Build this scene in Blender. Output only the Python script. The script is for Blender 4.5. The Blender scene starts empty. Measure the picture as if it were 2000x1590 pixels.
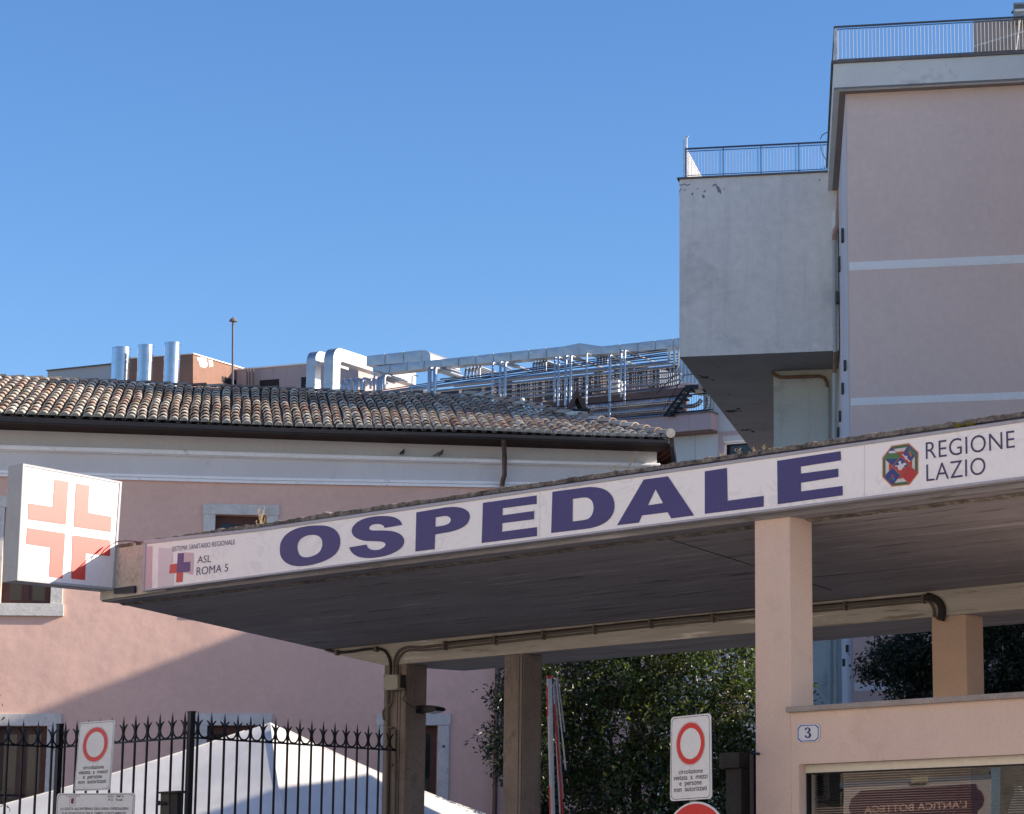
import bpy, bmesh, math, random
import numpy as np
from mathutils import Vector, Matrix, noise
R = math.radians
rnd = random.Random(7)
SC = bpy.context.scene
COL = SC.collection

# ------------------------------------------------------------------ camera
FPX, CX, CY = 4733.0, 1796.0, 832.0
PITCH, ROLL = R(10.08), R(-0.96)
CAM = Vector((0, 0, 1.6))
_fw = Vector((0, math.cos(PITCH), math.sin(PITCH)))
_up0 = Vector((0, -math.sin(PITCH), math.cos(PITCH)))
_rt0 = Vector((1, 0, 0))
_rt = _rt0 * math.cos(ROLL) + _up0 * math.sin(ROLL)
_up = -_rt0 * math.sin(ROLL) + _up0 * math.cos(ROLL)
cd = bpy.data.cameras.new('camera')
cam = bpy.data.objects.new('camera', cd)
COL.objects.link(cam)
cd.sensor_width = 36
cd.lens = FPX * 36 / 2000
cd.shift_x = (1000 - CX) / 2000
cd.shift_y = (CY - 795) / 2000
cd.clip_start = 0.2
cd.clip_end = 3000
m = Matrix.Identity(4)
for i in range(3):
    m[i][0] = _rt[i]; m[i][1] = _up[i]; m[i][2] = -_fw[i]; m[i][3] = CAM[i]
cam.matrix_world = m
SC.camera = cam

# ------------------------------------------------------------------ light
SUN_EL, SUN_AZ = R(23.0), R(5.0)          # azimuth measured from +X towards +Y
S = Vector((math.cos(SUN_EL) * math.cos(SUN_AZ), math.cos(SUN_EL) * math.sin(SUN_AZ), math.sin(SUN_EL)))
w = bpy.data.worlds.new('World'); SC.world = w
w.use_nodes = True
nt = w.node_tree
bg = nt.nodes['Background']
sky = nt.nodes.new('ShaderNodeTexSky')
sky.sky_type = 'NISHITA'; sky.sun_disc = False
sky.sun_elevation = SUN_EL
sky.sun_rotation = math.pi / 2 - SUN_AZ
sky.altitude = 900; sky.air_density = 1.0; sky.dust_density = 1.6; sky.ozone_density = 3.0
hsn = nt.nodes.new('ShaderNodeHueSaturation'); hsn.inputs['Saturation'].default_value = 1.2; hsn.inputs['Value'].default_value = .71; hsn.inputs['Hue'].default_value = .506
nt.links.new(sky.outputs[0], hsn.inputs['Color']); nt.links.new(hsn.outputs[0], bg.inputs[0])
bg.inputs[1].default_value = 0.15
sd = bpy.data.lights.new('sun', 'SUN')
sd.energy = 4.6; sd.angle = R(0.53); sd.color = (1.0, 0.86, 0.70)
sun = bpy.data.objects.new('sun', sd); COL.objects.link(sun)
sun.rotation_euler = S.to_track_quat('Z', 'Y').to_euler()
SC.view_settings.view_transform = 'Standard'
SC.view_settings.look = 'None'
SC.view_settings.exposure = 1.0
SC.view_settings.gamma = 1.0

# ------------------------------------------------------------------ frames (real vertical planes in the place)
def ray(x, y):
    return _fw * FPX + _rt * (x - CX) + _up * (CY - y)
def aty(x, y, Y):
    d = ray(x, y); return CAM + d * (Y / d.y)
def atz(x, y, z):
    d = ray(x, y); return CAM + d * ((z - CAM.z) / d.z)
class Fr:
    def __init__(s, th, o):
        t = R(th); s.o = Vector(o)
        s.U = Vector((math.cos(t), math.sin(t), 0)); s.N = Vector((-math.sin(t), math.cos(t), 0))
    def at(s, x, y, w=0):
        d = ray(x, y)
        return CAM + d * (((s.o - CAM).dot(s.N) + w) / d.dot(s.N))
    def P(s, u, w, z):
        p = s.o + s.U * u + s.N * w
        return Vector((p.x, p.y, z))
    def uz(s, x, y, w=0):
        p = s.at(x, y, w); return (p - s.o).dot(s.U), p.z
    def u(s, x, y, w=0): return s.uz(x, y, w)[0]
    def z(s, x, y, w=0): return s.at(x, y, w).z
Z = Vector((0, 0, 1))

# ------------------------------------------------------------------ mesh builder
class MB:
    def __init__(s): s.v = []; s.f = []; s.c = []
    def add(s, vs, fs, col=None):
        b = len(s.v); s.v += [Vector(p) for p in vs]
        for f in fs: s.f.append([b + i for i in f]); s.c.append(col)
        return s
    def prism(s, pts, vec, col=None):
        n = len(pts); vec = Vector(vec)
        vs = list(pts) + [Vector(p) + vec for p in pts]
        fs = [list(range(n)), list(range(2 * n - 1, n - 1, -1))]
        for i in range(n): fs.append([i, (i + 1) % n, n + (i + 1) % n, n + i])
        return s.add(vs, fs, col)
    def px(s, fr, pts, w0, w1):
        return s.prism([fr.at(x, y, w0) for x, y in pts], fr.N * (w1 - w0))
    def box(s, fr, u0, u1, w0, w1, z0, z1):
        return s.prism([fr.P(u0, w0, z0), fr.P(u1, w0, z0), fr.P(u1, w0, z1), fr.P(u0, w0, z1)], fr.N * (w1 - w0))
    def wbox(s, a, b):
        return s.prism([(a[0], a[1], a[2]), (b[0], a[1], a[2]), (b[0], a[1], b[2]), (a[0], a[1], b[2])], (0, b[1] - a[1], 0))
    def tube(s, path, r, n=8, cap=True, col=None):
        path = [Vector(p) for p in path]
        if not hasattr(r, '__len__'): r = [r] * len(path)
        rings = []; prev = None
        for i, p in enumerate(path):
            if i == 0: t = (path[1] - p).normalized()
            elif i == len(path) - 1: t = (p - path[i - 1]).normalized()
            else: t = ((p - path[i - 1]).normalized() + (path[i + 1] - p).normalized())
            if t.length < 1e-6: t = (p - path[i - 1])
            t.normalize()
            if prev is None:
                a = Vector((0, 0, 1)) if abs(t.z) < .9 else Vector((1, 0, 0))
                x = t.cross(a).normalized()
            else:
                x = (prev - t * prev.dot(t)).normalized()
            prev = x; y = t.cross(x)
            rings.append([p + (x * math.cos(2 * math.pi * k / n) + y * math.sin(2 * math.pi * k / n)) * r[i] for k in range(n)])
        vs = [q for g in rings for q in g]; fs = []
        for i in range(len(path) - 1):
            for k in range(n):
                fs.append([i * n + k, i * n + (k + 1) % n, (i + 1) * n + (k + 1) % n, (i + 1) * n + k])
        if cap:
            fs.append(list(range(n - 1, -1, -1))); fs.append([(len(path) - 1) * n + k for k in range(n)])
        return s.add(vs, fs, col)
    def build(s, name, mat, parent=None, smooth=False, bevel=0, fix=True):
        off = Vector((0, 0, 0)); q = parent
        while q is not None: off += q.location; q = q.parent
        me = bpy.data.meshes.new(name)
        me.from_pydata([tuple(p - off) for p in s.v], [], s.f)
        if any(c is not None for c in s.c):
            at = me.color_attributes.new('Col', 'FLOAT_COLOR', 'CORNER')
            vals = []
            for p in me.polygons:
                c = s.c[p.index] or (1, 1, 1)
                for _ in p.loop_indices: vals += [c[0], c[1], c[2], 1]
            at.data.foreach_set('color', vals)
        if fix:
            bm = bmesh.new(); bm.from_mesh(me)
            bmesh.ops.recalc_face_normals(bm, faces=bm.faces); bm.to_mesh(me); bm.free()
        if smooth:
            me.polygons.foreach_set('use_smooth', [True] * len(me.polygons))
        me.materials.append(mat)
        o = bpy.data.objects.new(name, me); COL.objects.link(o)
        if parent is not None: o.parent = parent
        if bevel:
            b = o.modifiers.new('bevel', 'BEVEL'); b.width = bevel; b.segments = 2; b.limit_method = 'ANGLE'; b.angle_limit = R(40)
        if smooth: 
            try:
                me.set_sharp_from_angle(angle=R(50))
            except Exception: pass
        return o
def tag(o, label=None, cat=None, group=None, kind=None):
    if label: o['label'] = label
    if cat: o['category'] = cat
    if group: o['group'] = group
    if kind: o['kind'] = kind
    return o
def thing(name, label, cat, loc, group=None):
    o = bpy.data.objects.new(name, None); COL.objects.link(o)
    o.empty_display_size = .2
    o.location = Vector(loc)
    return tag(o, label, cat, group)

# ------------------------------------------------------------------ materials
def newmat(name):
    m = bpy.data.materials.new(name); m.use_nodes = True
    nt = m.node_tree; return m, nt, nt.nodes['Principled BSDF']
def nd(nt, t, **k):
    n = nt.nodes.new(t)
    for a, b in k.items(): setattr(n, a, b)
    return n
def mixc(nt, fac, a, b, mode='MIX'):
    n = nd(nt, 'ShaderNodeMix', data_type='RGBA', blend_type=mode)
    for i, v in ((0, fac), (6, a), (7, b)):
        if hasattr(v, 'is_output') or isinstance(v, bpy.types.NodeSocket): nt.links.new(v, n.inputs[i])
        elif i == 0: n.inputs[0].default_value = v
        else: n.inputs[i].default_value = (*v, 1)
    return n.outputs[2]
def nz(nt, vec, scale, detail=4, rough=.6, dist=0):
    n = nd(nt, 'ShaderNodeTexNoise'); n.inputs['Scale'].default_value = scale
    n.inputs['Detail'].default_value = detail; n.inputs['Roughness'].default_value = rough; n.inputs['Distortion'].default_value = dist
    nt.links.new(vec, n.inputs['Vector']); return n.outputs['Fac']
def rng(nt, v, a, b, c=0, d=1):
    n = nd(nt, 'ShaderNodeMapRange'); n.inputs[1].default_value = a; n.inputs[2].default_value = b
    n.inputs[3].default_value = c; n.inputs[4].default_value = d
    nt.links.new(v, n.inputs[0]); return n.outputs[0]
def mapping(nt, rz=0, sc=(1, 1, 1)):
    t = nd(nt, 'ShaderNodeTexCoord'); mp = nd(nt, 'ShaderNodeMapping')
    mp.inputs['Rotation'].default_value = (0, 0, rz); mp.inputs['Scale'].default_value = sc
    if rz:
        mp0 = nd(nt, 'ShaderNodeMapping'); mp0.inputs['Rotation'].default_value = (0, 0, rz)
        mp.inputs['Rotation'].default_value = (0, 0, 0)
        nt.links.new(t.outputs['Object'], mp0.inputs[0]); nt.links.new(mp0.outputs[0], mp.inputs[0])
    else: nt.links.new(t.outputs['Object'], mp.inputs[0])
    return mp.outputs[0]
def M(name, col, rough=.85, metal=0, var=.12, vs=.8, fine=.06, fs=25, stain=None, st=.0, ss=1.2, streak=0, bump=.15, bs=30, bd=.01, spec=.3, coat=0, big=0, bigs=.7):
    """plaster / paint / metal: base colour with mottling, optional stain colour patches and vertical streaks, bump."""
    m, nt, b = newmat(name)
    v = mapping(nt)
    n1 = nz(nt, v, vs, 5, .6)
    dark = tuple(c * (1 - var) for c in col); lite = tuple(min(1, c * (1 + var)) for c in col)
    c = mixc(nt, rng(nt, n1, .3, .7), dark, lite)
    if fine:
        n2 = nz(nt, v, fs, 3, .7)
        c = mixc(nt, rng(nt, n2, .3, .7, 0, 1), c, tuple(max(0, 1 - fine * 3) for _ in col), 'MULTIPLY') if False else c
        f = rng(nt, n2, .3, .7, 1 - fine, 1 + fine)
        hs = nd(nt, 'ShaderNodeHueSaturation'); nt.links.new(c, hs.inputs['Color']); nt.links.new(f, hs.inputs['Value']); c = hs.outputs[0]
    if stain and st:
        n3 = nz(nt, v, ss, 7, .72, .4)
        c = mixc(nt, rng(nt, n3, .62 - st * .2, .78, 0, .85), c, stain)
    if streak and stain:
        v2 = mapping(nt, 0, (2.5, 2.5, .12)); n4 = nz(nt, v2, 1.6, 5, .7)
        c = mixc(nt, rng(nt, n4, .52, .8, 0, streak), c, stain)
    nt.links.new(c, b.inputs['Base Color'])
    b.inputs['Roughness'].default_value = rough; b.inputs['Metallic'].default_value = metal
    b.inputs['Specular IOR Level'].default_value = spec
    if coat: b.inputs['Coat Weight'].default_value = coat; b.inputs['Coat Roughness'].default_value = rough; b.inputs['Coat IOR'].default_value = 1.7
    if bump:
        bp = nd(nt, 'ShaderNodeBump'); bp.inputs['Strength'].default_value = bump; bp.inputs['Distance'].default_value = bd
        h = nz(nt, v, bs, 6, .65)
        nt.links.new(h, bp.inputs['Height'])
        if big:
            bp2 = nd(nt, 'ShaderNodeBump'); bp2.inputs['Strength'].default_value = 1; bp2.inputs['Distance'].default_value = big
            nt.links.new(nz(nt, v, bigs, 3, .5), bp2.inputs['Height'])
            nt.links.new(bp2.outputs[0], bp.inputs['Normal'])
        nt.links.new(bp.outputs[0], b.inputs['Normal'])
    return m
def flat(name, col, rough=.5, metal=0, spec=.4, var=.05):
    return M(name, col, rough, metal, var=var, vs=2, fine=.02, bump=0, spec=spec)

m_pink = M('pink plaster', (.70, .475, .40), .9, var=.06, vs=.35, fine=.05, fs=8, stain=(.50, .34, .29), st=.1, ss=.5, bump=.25, bs=14, bd=.01, big=.045, bigs=.75, spec=.15)
m_white_pl = M('white lime plaster', (.64, .645, .675), .9, var=.06, vs=.5, fine=.04, stain=(.45, .44, .44), st=.1, streak=.2, bump=.2, bs=12, spec=.15)
m_mould = M('white moulding', (.92, .93, .96), .8, var=.06, vs=2, fine=.05, stain=(.40, .39, .40), st=.15, ss=4, bump=.2, spec=.2)  # whitened so the ledge carries a top-lit brightness in its colour
m_travert = M('travertine', (.58, .57, .55), .8, var=.12, vs=3, fine=.12, fs=30, stain=(.22, .19, .17), st=.3, ss=5, bump=.5, bs=25, bd=.01)
m_brownwood = M('brown window wood', (.085, .035, .028), .5, var=.15, vs=4, spec=.4)
m_eavewood = M('dark eave wood', (.035, .016, .012), .8, var=.35, vs=3, fine=.15, stain=(.09, .04, .02), st=.2)
m_gutter = M('dark gutter metal', (.022, .022, .026), .55, .3, var=.15, vs=2, stain=(.08, .075, .07), st=.05, ss=3)
m_kiosk = M('salmon roughcast', (.655, .505, .425), .9, var=.05, vs=.9, fine=.08, fs=60, stain=(.52, .37, .30), st=.15, ss=1.0, streak=.12, bump=.5, bs=90, bd=.006, spec=.12)
m_tallpink = M('greyed pink render', (.76, .59, .515), .9, var=.06, vs=.25, fine=.04, fs=6, stain=(.60, .49, .45), st=.12, ss=.35, streak=.15, bump=.15, bs=10)
m_tallcream = M('weathered cream render', (.82, .74, .66), .9, var=.08, vs=.4, fine=.06, fs=5, stain=(.46, .44, .41), st=.3, ss=.55, streak=.38, bump=.2, bs=10)
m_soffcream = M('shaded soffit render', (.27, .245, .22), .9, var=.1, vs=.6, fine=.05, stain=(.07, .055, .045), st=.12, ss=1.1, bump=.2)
m_band = M('pale band paint', (.88, .86, .83), .85, var=.04, vs=1, bump=.1)
m_coping = M('grey coping', (.16, .14, .13), .85, var=.2, vs=2, fine=.1)
m_steel = M('galvanised duct', (.42, .46, .52), .24, .97, var=.10, vs=.9, fine=.05, fs=6, bump=.1, bs=3, bd=.01, spec=.5)
m_duct = M('dull duct sheet', (.44, .46, .49), .45, .75, var=.14, vs=1.2, fine=.06, fs=6, stain=(.26, .26, .27), st=.15, ss=1.5, bump=.1, bs=3)
m_pipe = M('pipe cladding', (.38, .41, .46), .36, .85, var=.10, vs=1.5, bump=0)
m_pipe_d = M('dull pipe', (.10, .11, .14), .5, .3, var=.15, vs=1.5, bump=0)
m_rail = M('blue grey railing steel', (.075, .10, .17), .5, .3, var=.15, vs=2, bump=0)
m_railw = M('worn white paint', (.62, .62, .62), .6, var=.2, vs=5, stain=(.2, .14, .1), st=.3, ss=8, bump=0)
m_darkiron = M('black iron', (.012, .012, .018), .42, .4, var=.25, vs=5, fine=.1, bump=.15, bs=60, bd=.003, spec=.5)
m_col_brown = M('stained concrete pillar', (.25, .205, .175), .9, var=.15, vs=2, fine=.15, fs=35, stain=(.045, .035, .03), st=.25, ss=2, streak=.9, bump=.6, bs=40, bd=.01)
m_peach = M('ochre painted column', (.60, .42, .31), .9, var=.06, vs=1.5, fine=.08, fs=60, bump=.4, bs=80, bd=.005)
m_conduit = M('painted conduit', (.15, .125, .10), .6, var=.15, vs=4, stain=(.09, .06, .045), st=.2, ss=6, bump=0)
m_conduit_d = M('dark cable', (.035, .028, .025), .7, var=.2, vs=4, bump=0)
m_box = M('beige junction box plastic', (.36, .34, .27), .5, var=.05, vs=8, bump=0)
m_granite = M('speckled granite sill', (.30, .265, .24), .7, var=.15, vs=6, fine=.45, fs=140, bump=.2, bs=90, bd=.003)
m_alu = M('cream aluminium', (.60, .57, .50), .4, .1, var=.03, bump=0)
m_signgrey = M('grey sign frame', (.38, .38, .43), .5, .2, var=.05, vs=3, stain=(.2, .19, .19), st=.12, ss=9, bump=0)
m_signwhite = M('white sign enamel', (.70, .71, .72), .4, var=.02, bump=0, spec=.4)
m_signblack = flat('sign black', (.02, .025, .04))
m_signred = M('sign red', (.62, .028, .025), .4, var=.04, bump=0, spec=.4)
m_navy = M('navy vinyl', (.052, .045, .18), .4, var=.04, bump=0)
m_text = flat('dark violet lettering', (.055, .045, .13))
m_metalback = flat('sign back metal', (.05, .055, .07), .5, .5)
m_glassdark = M('dark window glass', (.02, .022, .026), .06, var=.3, vs=1.5, bump=.02, bs=3, spec=.45)
m_black = flat('black', (.008, .008, .01), .6)
m_asphalt = M('pale worn paving', (.36, .325, .29), .95, var=.15, vs=2, fine=.2, fs=60, bump=.4)

# board marked concrete soffit, boards run along the fascia (rotated into that axis)
def board_concrete(name, col, dark, theta):
    m, nt, b = newmat(name)
    v = mapping(nt, -theta, (.3, 4, 4))
    v1 = mapping(nt, -theta, (.7, 10, 10))
    base = mapping(nt)
    a = nz(nt, v, 1.0, 5, .7); a2 = nz(nt, v1, 1.0, 4, .7); c0 = nz(nt, base, .6, 4, .6); c1 = nz(nt, base, 18, 3, .7)
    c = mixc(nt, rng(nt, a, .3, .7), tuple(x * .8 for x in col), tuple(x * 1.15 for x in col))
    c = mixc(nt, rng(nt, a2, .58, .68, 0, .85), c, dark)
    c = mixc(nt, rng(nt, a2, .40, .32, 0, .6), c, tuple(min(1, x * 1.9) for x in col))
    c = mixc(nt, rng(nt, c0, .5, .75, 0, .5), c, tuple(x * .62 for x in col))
    nt.links.new(c, b.inputs['Base Color']); b.inputs['Roughness'].default_value = .9; b.inputs['Specular IOR Level'].default_value = .15
    bp = nd(nt, 'ShaderNodeBump'); bp.inputs['Strength'].default_value = .9; bp.inputs['Distance'].default_value = .02
    h = nd(nt, 'ShaderNodeMath', operation='ADD'); nt.links.new(a2, h.inputs[0]); nt.links.new(a, h.inputs[1])
    nt.links.new(h.outputs[0], bp.inputs['Height'])
    bp2 = nd(nt, 'ShaderNodeBump'); bp2.inputs['Strength'].default_value = .4; bp2.inputs['Distance'].default_value = .01
    nt.links.new(c1, bp2.inputs['Height']); nt.links.new(bp.outputs[0], bp2.inputs['Normal'])
    nt.links.new(bp2.outputs[0], b.inputs['Normal'])
    return m
TH_F = -36.6
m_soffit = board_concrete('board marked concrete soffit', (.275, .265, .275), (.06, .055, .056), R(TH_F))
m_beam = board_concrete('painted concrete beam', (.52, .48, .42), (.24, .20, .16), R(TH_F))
# lichen covered kerb on top of canopy
def kerb_mat():
    m, nt, b = newmat('lichen stained concrete')
    v = mapping(nt)
    n = nz(nt, v, 9, 6, .75); n2 = nz(nt, v, 30, 4, .7); n3 = nz(nt, v, 1.7, 3, .6)
    c = mixc(nt, rng(nt, n, .35, .65), (.05, .04, .035), (.34, .30, .25))
    c = mixc(nt, rng(nt, n2, .5, .75, 0, .8), c, (.025, .02, .02))
    c = mixc(nt, rng(nt, n3, .64, .7, 0, .7), c, (.22, .15, .02))
    nt.links.new(c, b.inputs['Base Color']); b.inputs['Roughness'].default_value = .95
    bp = nd(nt, 'ShaderNodeBump'); bp.inputs['Strength'].default_value = .8; bp.inputs['Distance'].default_value = .02
    nt.links.new(n2, bp.inputs['Height']); nt.links.new(bp.outputs[0], b.inputs['Normal'])
    return m
m_kerb = kerb_mat()
# marbled printed film on the fascia sign
def marble():
    m, nt, b = newmat('marbled white sign film')
    v = mapping(nt, -R(TH_F), (.8, 1, 1.6))
    n = nz(nt, v, 1.1, 2, .5, 2.2)
    wv = nd(nt, 'ShaderNodeMath', operation='MULTIPLY'); nt.links.new(n, wv.inputs[0]); wv.inputs[1].default_value = 55
    sn = nd(nt, 'ShaderNodeMath', operation='SINE'); nt.links.new(wv.outputs[0], sn.inputs[0])
    k = rng(nt, nz(nt, v, 1.6, 2), .42, .62)
    f = nd(nt, 'ShaderNodeMath', operation='MULTIPLY'); nt.links.new(rng(nt, sn.outputs[0], .0, 1, 0, .45), f.inputs[0]); nt.links.new(k, f.inputs[1])
    c = mixc(nt, f.outputs[0], (.88, .86, .86), (.70, .68, .70))
    nt.links.new(c, b.inputs['Base Color']); b.inputs['Roughness'].default_value = .35; b.inputs['Specular IOR Level'].default_value = .3
    return m
m_marble = marble()
# terracotta tiles: colour per tile
def attrmat(name, rough=.9, bump=.4, dirt=(.05, .045, .04), dk=.45, bs=40):
    m, nt, b = newmat(name)
    a = nd(nt, 'ShaderNodeAttribute'); a.attribute_name = 'Col'
    v = mapping(nt); n = nz(nt, v, 14, 5, .7)
    c = mixc(nt, rng(nt, n, .5, .72, 0, dk), a.outputs['Color'], dirt)
    nt.links.new(c, b.inputs['Base Color']); b.inputs['Roughness'].default_value = rough; b.inputs['Specular IOR Level'].default_value = .2
    bp = nd(nt, 'ShaderNodeBump'); bp.inputs['Strength'].default_value = bump; bp.inputs['Distance'].default_value = .01
    nt.links.new(nz(nt, v, bs, 4), bp.inputs['Height']); nt.links.new(bp.outputs[0], b.inputs['Normal'])
    return m
m_tile = attrmat('old roof tiles')
m_tilebase = M('tile bed', (.06, .045, .038), .95, var=.3, vs=4)
def leafmat(name, trans=.25):
    m, nt, b = newmat(name)
    a = nd(nt, 'ShaderNodeAttribute'); a.attribute_name = 'Col'
    nt.links.new(a.outputs['Color'], b.inputs['Base Color'])
    b.inputs['Roughness'].default_value = .38; b.inputs['Specular IOR Level'].default_value = .55
    tr = nd(nt, 'ShaderNodeBsdfTranslucent'); nt.links.new(mixc(nt, 1, a.outputs['Color'], (1.6, 1.9, .8), 'MULTIPLY'), tr.inputs[0])
    mx = nd(nt, 'ShaderNodeMixShader'); mx.inputs[0].default_value = trans
    nt.links.new(b.outputs[0], mx.inputs[1]); nt.links.new(tr.outputs[0], mx.inputs[2])
    nt.links.new(mx.outputs[0], nt.nodes['Material Output'].inputs[0])
    return m
m_leaf = leafmat('glossy leaves', .35)
m_bark = M('bark', (.09, .065, .05), .95, var=.3, vs=6, bump=.6)
def fabric():
    m, nt, b = newmat('white tarpaulin')
    v = mapping(nt); n = nz(nt, v, 1.2, 4)
    c = mixc(nt, rng(nt, n, .3, .7), (.60, .59, .57), (.74, .73, .71))
    nt.links.new(c, b.inputs['Base Color']); b.inputs['Roughness'].default_value = .6
    tr = nd(nt, 'ShaderNodeBsdfTranslucent'); tr.inputs[0].default_value = (.7, .7, .7, 1)
    mx = nd(nt, 'ShaderNodeMixShader'); mx.inputs[0].default_value = .12
    nt.links.new(b.outputs[0], mx.inputs[1]); nt.links.new(tr.outputs[0], mx.inputs[2])
    nt.links.new(mx.outputs[0], nt.nodes['Material Output'].inputs[0])
    bp = nd(nt, 'ShaderNodeBump'); bp.inputs['Strength'].default_value = .5; bp.inputs['Distance'].default_value = .03
    nt.links.new(nz(nt, v, 1.8, 3), bp.inputs['Height']); nt.links.new(bp.outputs[0], b.inputs['Normal'])
    return m
m_tent = fabric()
def glassmat(name, refl=.3, tint=(.8, .85, .85)):
    m, nt, b = newmat(name)
    gl = nd(nt, 'ShaderNodeBsdfGlossy'); gl.inputs['Roughness'].default_value = .0
    tr = nd(nt, 'ShaderNodeBsdfTransparent'); tr.inputs[0].default_value = (*tint, 1)
    mx = nd(nt, 'ShaderNodeMixShader'); mx.inputs[0].default_value = refl
    nt.links.new(tr.outputs[0], mx.inputs[1]); nt.links.new(gl.outputs[0], mx.inputs[2])
    nt.links.new(mx.outputs[0], nt.nodes['Material Output'].inputs[0])
    return m
m_glass = glassmat('window glass', .13)

# ------------------------------------------------------------------ 2D outlines and lettering on a real plane
def smooth_loop(pts, sub=4, lim=38):
    n = len(pts); out = []
    P = [Vector(p) for p in pts]
    def ang(i):
        a = (P[i] - P[i - 1]); b = (P[(i + 1) % n] - P[i])
        return math.degrees(a.angle(b)) if a.length and b.length else 0
    sharp = [ang(i) > lim for i in range(n)]
    for i in range(n):
        p1, p2 = P[i], P[(i + 1) % n]
        out.append(p1)
        L = (p2 - p1).length
        if sharp[i] and sharp[(i + 1) % n]: continue
        p0 = P[i - 1] if not sharp[i] else p1 - (p2 - p1)
        p3 = P[(i + 2) % n] if not sharp[(i + 1) % n] else p2 + (p2 - p1)
        for k in range(1, sub):
            t = k / sub
            out.append(.5 * ((2 * p1) + (p2 - p0) * t + (2 * p0 - 5 * p1 + 4 * p2 - p3) * t * t + (3 * p1 - p0 - 3 * p2 + p3) * t ** 3))
    return out
def fill2d(loops):
    cu = bpy.data.curves.new('tmp', 'CURVE'); cu.dimensions = '2D'; cu.fill_mode = 'BOTH'
    for lp in loops:
        sp = cu.splines.new('POLY'); sp.points.add(len(lp) - 1); sp.use_cyclic_u = True
        for i, p in enumerate(lp): sp.points[i].co = (p[0], p[1], 0, 1)
    o = bpy.data.objects.new('tmp', cu); COL.objects.link(o)
    me = bpy.data.meshes.new_from_object(o)
    vs = [v.co.copy() for v in me.vertices]; fs = [list(p.vertices) for p in me.polygons]
    bpy.data.objects.remove(o); bpy.data.curves.remove(cu); bpy.data.meshes.remove(me)
    return vs, fs
def outline(name, fr, loops_px, w, mat, parent, smooth=False, sub=4, both=None):
    """flat marking: loops in picture pixels laid on plane w of frame fr"""
    loops = []
    for lp in loops_px:
        if smooth: lp = smooth_loop(lp, sub)
        loops.append([fr.uz(p[0], p[1], w) for p in lp])
    vs, fs = fill2d(loops)
    mb = MB(); mb.add([fr.P(v.x, w, v.y) for v in vs], fs)
    return mb.build(name, mat, parent, fix=False)
_tc = {}
def text2d(s, bold=0, space=1.0, xs=1):
    k = (s, bold, space)
    if k not in _tc:
        cu = bpy.data.curves.new('tmp', 'FONT'); cu.body = s; cu.size = 1; cu.offset = bold; cu.space_character = space
        cu.resolution_u = 4
        o = bpy.data.objects.new('tmp', cu); COL.objects.link(o)
        me = bpy.data.meshes.new_from_object(o)
        vs = [v.co.copy() for v in me.vertices]; fs = [list(p.vertices) for p in me.polygons]
        bpy.data.objects.remove(o); bpy.data.curves.remove(cu); bpy.data.meshes.remove(me)
        _tc[k] = (vs, fs)
    return _tc[k]
def textq(name, s, q, mat, parent, bold=0, space=1.0, cap=True, mirror=False):
    """text laid bilinearly in the 3D quad q = (bl, br, tr, tl)"""
    vs, fs = text2d(s, bold, space)
    x0 = min(v.x for v in vs); x1 = max(v.x for v in vs)
    y0 = min(v.y for v in vs) if not cap else 0; y1 = max(v.y for v in vs)
    bl, br, tr, tl = [Vector(p) for p in q]
    out = []
    for v in vs:
        a = (v.x - x0) / (x1 - x0); b = (v.y - y0) / (y1 - y0)
        if mirror: a = 1 - a
        out.append(bl * (1 - a) * (1 - b) + br * a * (1 - b) + tr * a * b + tl * (1 - a) * b)
    return MB().add(out, fs).build(name, mat, parent, fix=False)
class Quad:
    """a flat rectangular thing given by four corners (bl, br, tr, tl)"""
    def __init__(s, bl, br, tr, tl):
        s.q = [Vector(bl), Vector(br), Vector(tr), Vector(tl)]
        s.n = (s.q[1] - s.q[0]).cross(s.q[3] - s.q[0]).normalized()   # towards the viewer
    def at(s, a, b, d=0):
        bl, br, tr, tl = s.q
        return bl * (1 - a) * (1 - b) + br * a * (1 - b) + tr * a * b + tl * (1 - a) * b + s.n * d
    def poly(s, ab, d=0): return [s.at(a, b, d) for a, b in ab]
    def sub(s, a0, a1, b0, b1, d=0): return (s.at(a0, b0, d), s.at(a1, b0, d), s.at(a1, b1, d), s.at(a0, b1, d))
    def size(s): return (s.q[1] - s.q[0]).length, (s.q[3] - s.q[0]).length
def rrect(a0, a1, b0, b1, ra, rb, n=5):
    pts = []
    for cx, cy, s in ((a1 - ra, b0 + rb, -90), (a1 - ra, b1 - rb, 0), (a0 + ra, b1 - rb, 90), (a0 + ra, b0 + rb, 180)):
        for k in range(n + 1):
            t = R(s + 90 * k / n); pts.append((cx + ra * math.cos(t), cy + rb * math.sin(t)))
    return pts
def ring_faces(n): return [[i, (i + 1) % n, n + (i + 1) % n, n + i] for i in range(n)]

# ================================================================== ground
gb = MB(); gb.add([(-900, -300, 0), (900, -300, 0), (900, 1500, 0), (-900, 1500, 0)], [[0, 1, 2, 3]])
tag(gb.build('ground', m_asphalt), kind='structure')

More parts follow.
